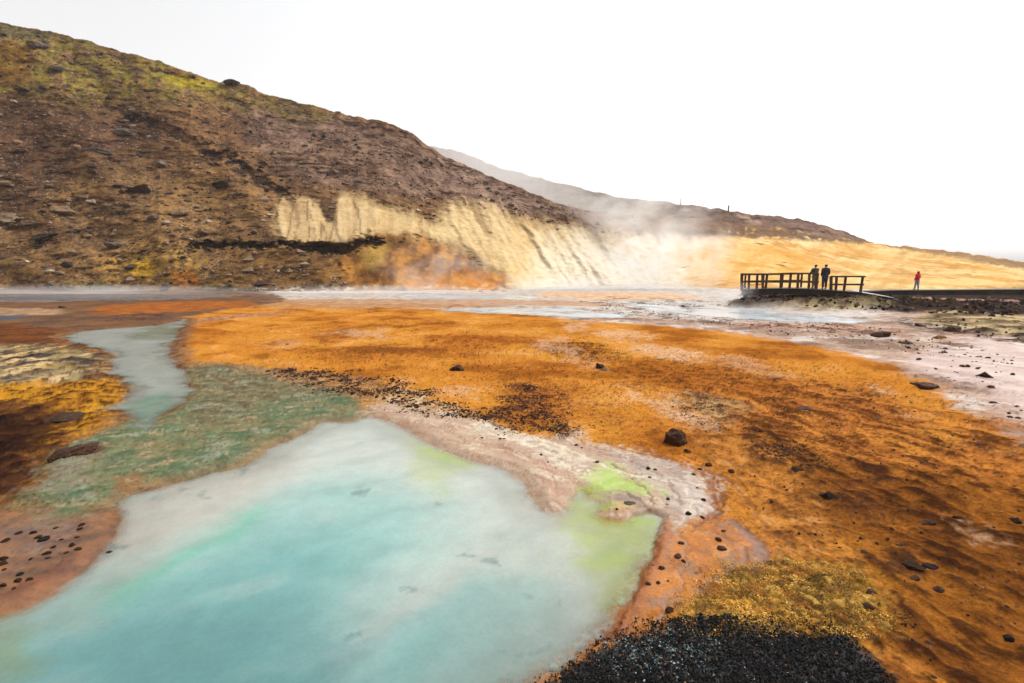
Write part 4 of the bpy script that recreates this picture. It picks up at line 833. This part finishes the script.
for poly, n, hi, lab in [([(262,367),(350,370),(400,380),(480,408),(490,424),(400,412),(360,398),(280,380)], 5200, .034, 'dark grit strewn along the strip above the green algae'), ([(480,424),(490,404),(520,380),(568,390),(564,418),(574,438),(540,440)], 4200, .022, 'dark grit covering the blackish patch above the beige shore'),
      ([(200,330),(430,318),(640,332),(900,380),(1010,450),(1100,680),(900,690),(880,600),(790,540),(720,450),(640,440),(580,430),(520,385),(300,362)], 9000, .022, 'fine dark grit sprinkled over the orange flat'), ([(735,306),(742,301),(880,300),(1040,302),(1300,306),(1300,330),(1040,322),(960,316),(880,311),(800,309)], 2200, .26, 'dark rubble on the bank under the boardwalk'), ([(900,318),(1040,320),(1200,340),(1200,372),(1040,345),(960,335)], 500, .09, 'dark rubble on the yellowish bank at the edge of the silt'), ([(600,302),(690,302),(760,318),(870,326),(1010,350),(1010,372),(900,350),(800,336),(700,324),(600,313)], 2600, .05, 'small dark stones strewn over the silt before the boardwalk'), ([(540,350),(575,336),(624,350),(630,364),(590,366)], 900, .02, 'dark grit in the algae patch by the black stone'), ([(730,424),(800,440),(825,470),(780,466)], 1200, .016, 'dark grit along the speckled stripe of the brown flat'), ([(670,394),(740,400),(745,425),(690,428)], 900, .016, 'brown grit on the pale bleached spot of the orange flat')]:
    g = pile('grit', poly, n, .004, hi, mixpal, pm.m, zfac=.15, edge=.10, gate=(.5, .02, .2))
    tag(g, lab, 'grit', kind='stuff')
# scree: the uncounted loose stones of the hillside
def scree(n):
    bv = np.array([(1,0,0),(-.5,.87,0),(-.5,-.87,0),(.3,.2,.8),(-.3,-.2,-.8),(-.2,.3,.75)], float); bf = np.array([(0,1,3),(1,5,3),(1,2,5),(2,3,5),(2,0,3),(1,0,4),(2,1,4),(0,2,4)])
    j = RNG.integers(0, nC, n*4); i = RNG.integers(6, rows-2, n*4)
    px, py = PX[i,j], PY[i,j]
    den = fbm2(px, py*1.4, 26, 4, 931)*.7+fbm2(px+99, py*1.6, 9, 3, 941)*.6
    ok = (HM['clay'][i,j] < .3) & (HM['och'][i,j] < .4) & (HM['cav'][i,j] < .2) & (den+RNG.normal(0,.22,len(px)) > .08) & (px < 640)
    i, j = i[ok][:n], j[ok][:n]; m = len(i); p = P[i,j]
    s = np.clip(.09*RNG.random(m)**-.42, 0, .75)
    vv = bv[None]*(1+RNG.uniform(-.3,.3,(m,6,1)))*RNG.uniform(.6,1.3,(m,1,3))*np.array([1.2,1,.7])*s[:,None,None]
    a = RNG.random(m)*6.28; ca_, sa_ = np.cos(a)[:,None], np.sin(a)[:,None]
    vx = vv[...,0]*ca_-vv[...,1]*sa_+p[:,:1]; vy = vv[...,0]*sa_+vv[...,1]*ca_+p[:,1:2]-.10*s[:,None]; vz = vv[...,2]+p[:,2:3]+.1*s[:,None]
    pal = np.array([alb(150,122,94), alb(120,94,72), alb(84,64,52), alb(60,48,42), alb(190,168,140)]); cc = pal[RNG.choice(5, m, p=[.26,.26,.22,.18,.08])]*RNG.uniform(.75,1.25,(m,1))
    ca4 = np.ones((m,6,4)); ca4[...,:3] = cc[:,None]
    Fc = (bf[None]+(np.arange(m)*6)[:,None,None]).reshape(-1,3)
    sm = MT('scree stone', .95, .15); sm.base(sm.mul(sm.attr('Col').outputs['Color'], sm.ramp(sm.noise(6, 3), .3, .7, .75, 1.2)))
    return link('scree', np_mesh('scree', np.stack([vx,vy,vz],-1).reshape(-1,3), Fc, {'Col': ('FLOAT_COLOR', ca4.reshape(-1,4))}, smooth=False), sm.m)
tag(scree(26000), 'loose brown and grey scree stones covering the hillside', 'scree', kind='stuff')

# ================================================================== BOARDWALK
wood_d = simple_mat('dark timber', alb(96,70,56), .8, .25, .3, 1.5, .3, .02)
wood_g = simple_mat('weathered deck timber', alb(150,140,128), .85, .25, .2, 2, .3, .02)
wood_l = simple_mat('pale wet deck timber', alb(250,244,234), .5, .3, .1, 2, .2, .02)  # ramp boards, coloured almost white
wood_k = simple_mat('black tarred timber', alb(64,50,44), .85, .2, .3, 1.2, .3, .03)
def beam(bm, a, b, w, h):
    a, b = Vector(a), Vector(b); d = (b-a); L = d.length; d.normalize()
    up = Vector((0,0,1)) if abs(d.z) < .8 else Vector((0,1,0)); s = d.cross(up).normalized(); u = s.cross(d)
    vs = []
    for p in (a, b):
        for i, j in ((-1,-1),(1,-1),(1,1),(-1,1)): vs.append(bm.verts.new(p+s*(i*w/2)+u*(j*h/2)))
    for f_ in ((3,2,1,0),(4,5,6,7),(0,1,5,4),(1,2,6,5),(2,3,7,6),(3,0,4,7)): bm.faces.new([vs[k] for k in f_])
def part(name, mat, parent, fn, bevel=.008):
    bm = bmesh.new(); fn(bm); bmesh.ops.recalc_face_normals(bm, faces=bm.faces)
    if bevel: bmesh.ops.bevel(bm, geom=list(bm.edges), offset=bevel, segments=1, affect='EDGES')
    me = bpy.data.meshes.new(name); bm.to_mesh(me); bm.free()
    o = link(name, me, mat, parent)
    if parent is not None: o.matrix_parent_inverse = parent.matrix_world.inverted() if parent.type != 'EMPTY' else Matrix.Translation(-parent.location)
    return o
def empty(name, loc, label, cat, group=None):
    o = bpy.data.objects.new(name, None); COL.objects.link(o); o.location = loc; o.empty_display_size = .3
    return tag(o, label, cat, group)
YF = 34.0; YB = 36.2; SK = YB/YF
def kx(yy): return yy/YF      # the bridge deck is skewed in plan
def dz(px):      # deck top height along the front edge
    return float(np.interp(px, [742,770,795,818,840,862], [289.2,288.2,288.0,289.0,290.6,292.2]))
dk = [atY(p, dz(p), YF) for p in (742,756,770,784,798,812,826,840,852,862)]
base = empty('boardwalk', (dk[4][0], 35, 0), 'dark timber viewing bridge with a slatted railing over the white silt', 'boardwalk')
def f_deck(bm):
    for a, b in zip(dk[:-1], dk[1:]):
        n = 12
        for i in range(n):
            p = a+(b-a)*((i+.5)/n); w = np.linalg.norm(b-a)/n-.012
            beam(bm, (p[0], YF-.05, p[2]-.022), (p[0]*SK, YB, p[2]-.022), w, .044)
part('deck', wood_g, base, f_deck, 0)
def fascia(yy):
    def fn(bm):
        for a, b in zip(dk[:-1], dk[1:]): beam(bm, (a[0]*kx(yy), yy, a[2]-.24), (b[0]*kx(yy)+.01, yy, b[2]-.24), .09, .36)
    return fn
part('fascia', wood_k, base, fascia(YF+.05), .004); part('fascia', wood_k, base, fascia(YB-.1), .004)
for p in (746,775,805,835,860):
    for yy in (YF+.22, YB-.3):
        q = atY(p, dz(p), YF); part('pile', wood_k, base, lambda bm: beam(bm, (q[0]*kx(yy), yy, q[2]-.07), (q[0]*kx(yy), yy, -.25), .22, .22))
def rail_set(pxs, rails, yy):
    for p, lean, top in pxs:
        q = atY(p, dz(p), YF); t = atY(p+lean, top, YF); w = .12 if lean == 0 else .10
        part('post', wood_d, base, lambda bm: beam(bm, (q[0], yy, q[2]-.12), (t[0], yy, t[2]), w*1.25, w*1.25))
    for (x0,y0),(x1,y1), w, h, ofs in rails:
        a, b = atY(x0,y0,YF), atY(x1,y1,YF); part('rail', wood_d, base, lambda bm: beam(bm, (a[0], yy+ofs, a[2]), (b[0], yy+ofs, b[2]), w, h))
rail_set([(742.7,0,273.6),(749.5,.6,274),(757.5,.8,274),(766.5,1.6,274),(781.7,.5,273),(790.4,1.6,273),(798.5,1,273),(809.8,.8,273),(817.3,1.6,273.5)],
         [((741.5,273.9),(766,273.9),.13,.09,-.09),((765,274.3),(792,273.3),.14,.11,-.09),((790,273.3),(819,273.6),.14,.11,-.09),((742,281.6),(819,281.9),.05,.13,-.10)], YF+.12)
rail_set([(764,-.8,274.2),(832.2,0,276.2),(837,.8,276.2),(845,2.0,276.6),(861.5,2.6,276.4)],
         [((831.5,276.5),(865.5,276.6),.14,.11,-.09),((832,284.4),(864,284.6),.05,.13,-.10)], YF+.12)
# rail along the far side and round the left end
for p in (744, 762, 781, 800):
    q = atY(p, dz(p), YF); part('post', wood_d, base, lambda bm: beam(bm, (q[0]*SK, YB-.1, q[2]-.1), (q[0]*SK, YB-.1, q[2]+1.02), .11, .11))
a_, b_ = atY(744, dz(744), YF), atY(800, dz(800), YF)
for h_ in (1.0, .5): part('rail', wood_d, base, lambda bm: beam(bm, (a_[0]*SK, YB-.2, a_[2]+h_), (b_[0]*SK, YB-.2, b_[2]+h_), .05, .12)); 
for h_ in (.98, .5, .2): part('rail', wood_d, base, lambda bm: beam(bm, (a_[0]-.08, YF+.2, a_[2]+h_), (a_[0]*SK-.08, YB-.15, a_[2]+h_), .05, .12))
e0 = dk[-1]; e1 = atY(893, 297.4, 32.6)
def f_ramp(bm):
    n = 30
    for i in range(n):
        t = (i+.5)/n; p = e0+(e1-e0)*t; beam(bm, (p[0], p[1]-.05, p[2]-.025), (p[0]+.12, p[1]+1.7, p[2]+.12), np.linalg.norm(e1-e0)/n-.01, .044)
part('ramp', wood_l, base, f_ramp, 0)
part('ramp_beam', wood_k, base, lambda bm: beam(bm, (e0[0]+.06, e0[1]+.05, e0[2]-.2), (e1[0], e1[1]+.05, e1[2]-.2), .09, .28), .004)

# long walkway further back
pts = [atY(p, y, Y_) for p, y, Y_ in [(864,291.2,46.5),(900,290.0,46.8),(950,289.8,47),(1024,289.2,46.5),(1120,288.6,45),(1260,288,43)]]
wk = empty('walkway', (pts[2][0], 47.5, 0), 'long low plank walkway with dark sides before the yellow slope', 'walkway')
def f_w(bm):
    for a, b in zip(pts[:-1], pts[1:]):
        L = np.linalg.norm(b-a); n = int(L/.16)
        for i in range(n):
            p = a+(b-a)*((i+.5)/n); beam(bm, (p[0], p[1]-.06, p[2]-.022), (p[0], p[1]+1.6, p[2]-.022), L/n-.012, .044)
part('deck', wood_g, wk, f_w, 0)
part('fascia', wood_k, wk, lambda bm: [beam(bm, (a[0], a[1]+.04, a[2]-.26), (b[0]+.01, b[1]+.04, b[2]-.26), .08, .42) for a, b in zip(pts[:-1], pts[1:])], .004)
part('skirt_board', wood_k, wk, lambda bm: [beam(bm, (a[0], a[1]+.07, a[2]-.72), (b[0]+.01, b[1]+.07, b[2]-.72), .06, .42) for a, b in zip(pts[:-1], pts[1:])], .004)
for a, b in zip(pts[:-1], pts[1:]):
    for t in (.0, .5):
        p = a+(b-a)*t; part('pile', wood_k, wk, lambda bm: beam(bm, (p[0], p[1]+.25, p[2]-.05), (p[0], p[1]+.25, -.3), .2, .2))

# ================================================================== PEOPLE
def skin_obj(name, joints, bones, mat, parent=None, sub=2):
    me = bpy.data.meshes.new(name); me.from_pydata([j[0] for j in joints], bones, []); o = bpy.data.objects.new(name, me); COL.objects.link(o)
    m = o.modifiers.new('skin', 'SKIN'); m.use_smooth_shade = True
    for v, j in zip(me.skin_vertices[0].data, joints): v.radius = (j[1], j[2] if len(j) > 2 else j[1]); v.use_root = False
    me.skin_vertices[0].data[0].use_root = True
    s = o.modifiers.new('sub', 'SUBSURF'); s.levels = sub; s.render_levels = sub
    dg = bpy.context.evaluated_depsgraph_get(); dg.update(); me2 = bpy.data.meshes.new_from_object(o.evaluated_get(dg)); me2.name = name
    bpy.data.objects.remove(o); 
    for p in me2.polygons: p.use_smooth = True
    return link(name, me2, mat, parent)
skin_m = simple_mat('skin', alb(190,140,116), .6, .3, .06, 8, 0)
def person(loc, rz, h, label, jacket, trousers, hair, hood=False, pose='pockets', walk=.0, group=None):
    k = h/1.76
    aL = {'pockets': [(-.19,.0,1.43),(-.235,-.03,1.17),(-.205,.12,.97),(-.19,.17,.92)], 'rail': [(-.19,.02,1.42),(-.235,.10,1.17),(-.18,.36,1.08),(-.15,.42,1.07)]}[pose]
    aR = [(-x, y, z) for x, y, z in aL]
    J = [((0,0,.96),.145,.105),((0,0,1.12),.125,.09),((0,.0,1.30),.155,.10),((0,-.01,1.44),.12,.08),((0,.0,1.53),.052),((0,.012,1.60),.075,.085),((0,.01,1.69),.078,.095),((0,0,1.745),.05,.06)]
    B = [(i, i+1) for i in range(7)]
    for arm in (aL, aR):
        n = len(J); J += [(arm[0],.062),(arm[1],.045),(arm[2],.034),(arm[3],.036)]; B += [(3,n),(n,n+1),(n+1,n+2),(n+2,n+3)]
    for s, w in ((-1,walk),(1,-walk)):
        n = len(J); J += [((s*.09,0,.86),.092),((s*.10,.02+w*.5,.49),.062),((s*.10,w-.02*0,.10),.042),((s*.10,w+.12,.045),.036,.034)]; B += [(0,n),(n,n+1),(n+1,n+2),(n+2,n+3)]
    body = skin_obj('person', [tuple([tuple(c*k for c in j[0])]+[r*k for r in j[1:]]) for j in J], B, skin_m)
    # nose, ears
    def piece(name, jj, bb, mat, sub=2): return skin_obj(name, [tuple([tuple(c*k for c in j[0])]+[r*k for r in j[1:]]) for j in jj], bb, mat, body, sub)
    # jacket: torso and sleeves
    jj = [((0,0,.84),.20,.155),((0,0,.98),.205,.16),((0,0,1.15),.20,.155),((0,.0,1.30),.215,.155),((0,-.01,1.45),.165,.125),((0,-.005,1.53),.085)]
    bb = [(i, i+1) for i in range(5)]
    for arm in (aL, aR):
        n = len(jj); jj += [(arm[0],.100),(arm[1],.085),(arm[2],.065)]; bb += [(4,n),(n,n+1),(n+1,n+2)]
    jk = piece('jacket', jj, bb, jacket)
    jj = [((0,0,.93),.155,.118)]; bb = []
    for s, w in ((-1,walk),(1,-walk)):
        n = len(jj); jj += [((s*.092,0,.84),.120),((s*.10,.02+w*.5,.49),.092),((s*.10,w,.11),.075)]; bb += [(0,n),(n,n+1),(n+1,n+2)]
    piece('trousers', jj, bb, trousers)
    for s, w in ((-1,walk),(1,-walk)): piece('shoe', [((s*.10,w-.05,.045),.050,.045),((s*.10,w+.05,.042),.052,.042),((s*.10,w+.16,.036),.042,.034)], [(0,1),(1,2)], shoe_m)
    if hood: piece('hood', [((0,-.03,1.50),.11,.11),((0,-.025,1.60),.135,.13),((0,-.02,1.70),.14,.13),((0,-.015,1.78),.09,.09)], [(0,1),(1,2),(2,3)], jacket)
    else: piece('hair', [((0,-.045,1.59),.08,.07),((0,-.03,1.68),.112,.10),((0,-.01,1.765),.080,.09)], [(0,1),(1,2)], hair)
    body.location = loc; body.rotation_euler = (0,0,rz)
    return tag(body, label, 'person', group)
shoe_m = simple_mat('dark shoes', alb(40,34,34), .7, .3, .1, 8, 0)
blk_m = simple_mat('black jacket cloth', alb(66,64,84), .85, .2, .15, 6, .2); gry_m = simple_mat('grey marled coat cloth', alb(96,90,86), .9, .2, .3, 8, .2)
nav_m = simple_mat('dark trouser cloth', alb(84,80,88), .9, .2, .2, 6, .2); jean_m = simple_mat('pale jeans cloth', alb(166,164,190), .9, .2, .2, 6, .2); beige_m = simple_mat('stone grey trouser cloth', alb(190,172,146), .9, .2, .15, 6, .2)
red_m = simple_mat('red rain jacket cloth', alb(252,30,44), .7, .3, .12, 6, .2); hair_m = simple_mat('dark hair', alb(40,32,30), .6, .4, .2, 20, .2)
q = atY(813.8, dz(813.8), YF); person((q[0]*kx(YF+.55), YF+.55, float(q[2])+.0), .1, 1.68, 'person in a dark grey jacket with lighter trousers leaning on the bridge railing', gry_m, beige_m, hair_m, pose='rail')
q = atY(824, dz(824), YF); person((q[0]*kx(YF+.75), YF+.75, float(q[2])-.02), -.12, 1.76, 'person in a black jacket and dark trousers standing in the gap between the railings', blk_m, nav_m, hair_m, pose='pockets')
q = atY(916.3, 289.9, 47.2); person((q[0]*(q[1]+.55)/q[1], q[1]+.55, float(q[2])), .25, 1.78, 'person in a red hooded jacket and pale jeans walking on the long walkway', red_m, jean_m, hair_m, hood=True, walk=.10)

# marker posts on the far ridge
for px, py, h_, w, lab in [(680,203.5,2.6,.35,'thin dark marker post farther along the hazy ridge'),(728,210.5,2.2,.5,'stout marker post on the far ridge beside the pale footpath')]:
    j = int(round((px-fcols[0])/1.7)); p = FP[-1,j]
    o = empty('marker_post', (p[0], p[1]-.5, p[2]-.3), lab, 'post')
    part('post', wood_d, o, lambda bm: beam(bm, (p[0], p[1]-.5, p[2]-.6), (p[0]+.05, p[1]-.5, p[2]+h_), w, w), .02)
    part('cap', wood_d, o, lambda bm: beam(bm, (p[0]+.05, p[1]-.5, p[2]+h_+.005), (p[0]+.05, p[1]-.5, p[2]+h_+.2), w*1.2, w*1.2), .02)

#@@AIR
# ================================================================== AIR, STEAM, LIGHT
def box_mesh(name, lo, hi):
    v = [(x, y, z) for x in (lo[0], hi[0]) for y in (lo[1], hi[1]) for z in (lo[2], hi[2])]
    me = bpy.data.meshes.new(name); me.from_pydata(v, [], [(0,1,3,2),(4,6,7,5),(0,4,5,1),(2,3,7,6),(0,2,6,4),(1,5,7,3)]); return me
def vol_mat(name, dens, col, noise=None):
    m = bpy.data.materials.new(name); m.use_nodes = True; t = m.node_tree; t.nodes.clear()
    out = t.nodes.new('ShaderNodeOutputMaterial'); pv = t.nodes.new('ShaderNodeVolumePrincipled'); t.links.new(pv.outputs[0], out.inputs['Volume'])
    pv.inputs['Color'].default_value = (*col, 1); pv.inputs['Density'].default_value = dens; pv.inputs['Anisotropy'].default_value = .1
    if noise:
        tc = t.nodes.new('ShaderNodeTexCoord'); ln = t.nodes.new('ShaderNodeVectorMath'); ln.operation = 'LENGTH'; t.links.new(tc.outputs['Object'], ln.inputs[0])
        mr = t.nodes.new('ShaderNodeMapRange'); mr.interpolation_type = 'SMOOTHSTEP'
        for k, v in zip((1,2,3,4), (1.0, .1, 0, 1)): mr.inputs[k].default_value = v
        t.links.new(ln.outputs['Value'], mr.inputs[0])
        nz = t.nodes.new('ShaderNodeTexNoise'); nz.inputs['Scale'].default_value = noise[0]; nz.inputs['Detail'].default_value = 4; nz.inputs['Distortion'].default_value = .6; t.links.new(tc.outputs['Object'], nz.inputs['Vector'])
        m2 = t.nodes.new('ShaderNodeMapRange'); m2.interpolation_type = 'SMOOTHSTEP'
        for k, v in zip((1,2,3,4), (noise[1], noise[2], 0, 1)): m2.inputs[k].default_value = v
        t.links.new(nz.outputs['Fac'], m2.inputs[0])
        a = t.nodes.new('ShaderNodeMath'); a.operation = 'MULTIPLY'; t.links.new(mr.outputs[0], a.inputs[0]); t.links.new(m2.outputs[0], a.inputs[1])
        b = t.nodes.new('ShaderNodeMath'); b.operation = 'MULTIPLY'; t.links.new(a.outputs[0], b.inputs[0]); b.inputs[1].default_value = dens; t.links.new(b.outputs[0], pv.inputs['Density'])
    return m
HAZE = .00025
link('haze', box_mesh('haze', (-700,-40,-3), (700,760,160)), vol_mat('thin air', HAZE, (.95,.96,.97)))
tag(bpy.data.objects['haze'], kind='stuff')
def steam(px, py, Y_, sx, sy, sz, dens, noise, label, rot=0):
    p = atY(px, py, Y_)
    bm = bmesh.new(); bmesh.ops.create_icosphere(bm, subdivisions=3, radius=1); me = bpy.data.meshes.new('steam'); bm.to_mesh(me); bm.free()
    o = link('steam', me, vol_mat('steam', dens, (1,1,1), noise)); o.location = p; o.scale = (sx, sy, sz); o.rotation_euler = (0, rot, 0)
    return tag(o, label, 'steam', kind='stuff')
steam(655, 256, 64, 13, 6, 8, .30, (2.4,.44,.62), 'white steam drifting before the pale clay alcove')
steam(640, 206, 96, 19, 9, 10, .16, (2.2,.42,.62), 'thin steam rising past the far ridge')
steam(505, 165, 215, 62, 26, 34, .045, (1.3,.26,.56), 'mist hiding the distant ridge behind the brown hill', .35)
steam(435, 272, 52, 8, 2.5, 4, .20, (2.4,.44,.64), 'wisp of steam at the foot of the ochre face')
steam(80, 292, 50, 26, 3, 1.0, .22, (1.6,.32,.6), 'low grey steam along the foot of the brown hill')
steam(380, 291, 51, 17, 3, .9, .22, (1.8,.32,.6), 'low steam along the foot of the clay cliff')
steam(570, 287, 62, 17, 4, 2.2, .30, (2.0,.36,.62), 'low steam over the white silt below the clay slope')
steam(738, 291, 32.5, 1.5, 1.2, .8, .45, (1.6,.38,.62), 'small puff of steam by the end of the viewing bridge')

SUN_EL, SUN_AZ = 52, 60       # azimuth clockwise from +Y (ahead) towards +X (right)
w = bpy.data.worlds.new('World'); sc.world = w; w.use_nodes = True; t = w.node_tree
sky = t.nodes.new('ShaderNodeTexSky'); sky.sky_type = 'NISHITA'; sky.sun_disc = False; sky.sun_elevation = R(SUN_EL); sky.sun_rotation = R(SUN_AZ); sky.dust_density = 4; sky.air_density = 1.2; sky.ozone_density = 1
hs = t.nodes.new('ShaderNodeHueSaturation'); hs.inputs['Saturation'].default_value = .06; hs.inputs['Value'].default_value = 1
t.links.new(sky.outputs[0], hs.inputs['Color']); bg = t.nodes['Background']; t.links.new(hs.outputs[0], bg.inputs[0]); bg.inputs[1].default_value = .15
sl = bpy.data.lights.new('sun', 'SUN'); sl.energy = 1.3; sl.angle = R(14); sl.color = (1, .965, .92)
so = bpy.data.objects.new('sun', sl); COL.objects.link(so)
d = Vector((math.sin(R(SUN_AZ))*math.cos(R(SUN_EL)), math.cos(R(SUN_AZ))*math.cos(R(SUN_EL)), math.sin(R(SUN_EL))))
so.rotation_euler = d.to_track_quat('Z', 'Y').to_euler()
vs = sc.view_settings; vs.view_transform = 'Standard'; vs.look = 'None'; vs.gamma = 1; vs.exposure = 0.75; vs.use_curve_mapping = False
sc.render.engine = 'CYCLES'; sc.cycles.volume_step_rate = 2.0; sc.cycles.volume_max_steps = 128; sc.cycles.max_bounces = 6; sc.cycles.volume_bounces = 4; sc.cycles.transparent_max_bounces = 12
sc.cycles.use_denoising = True
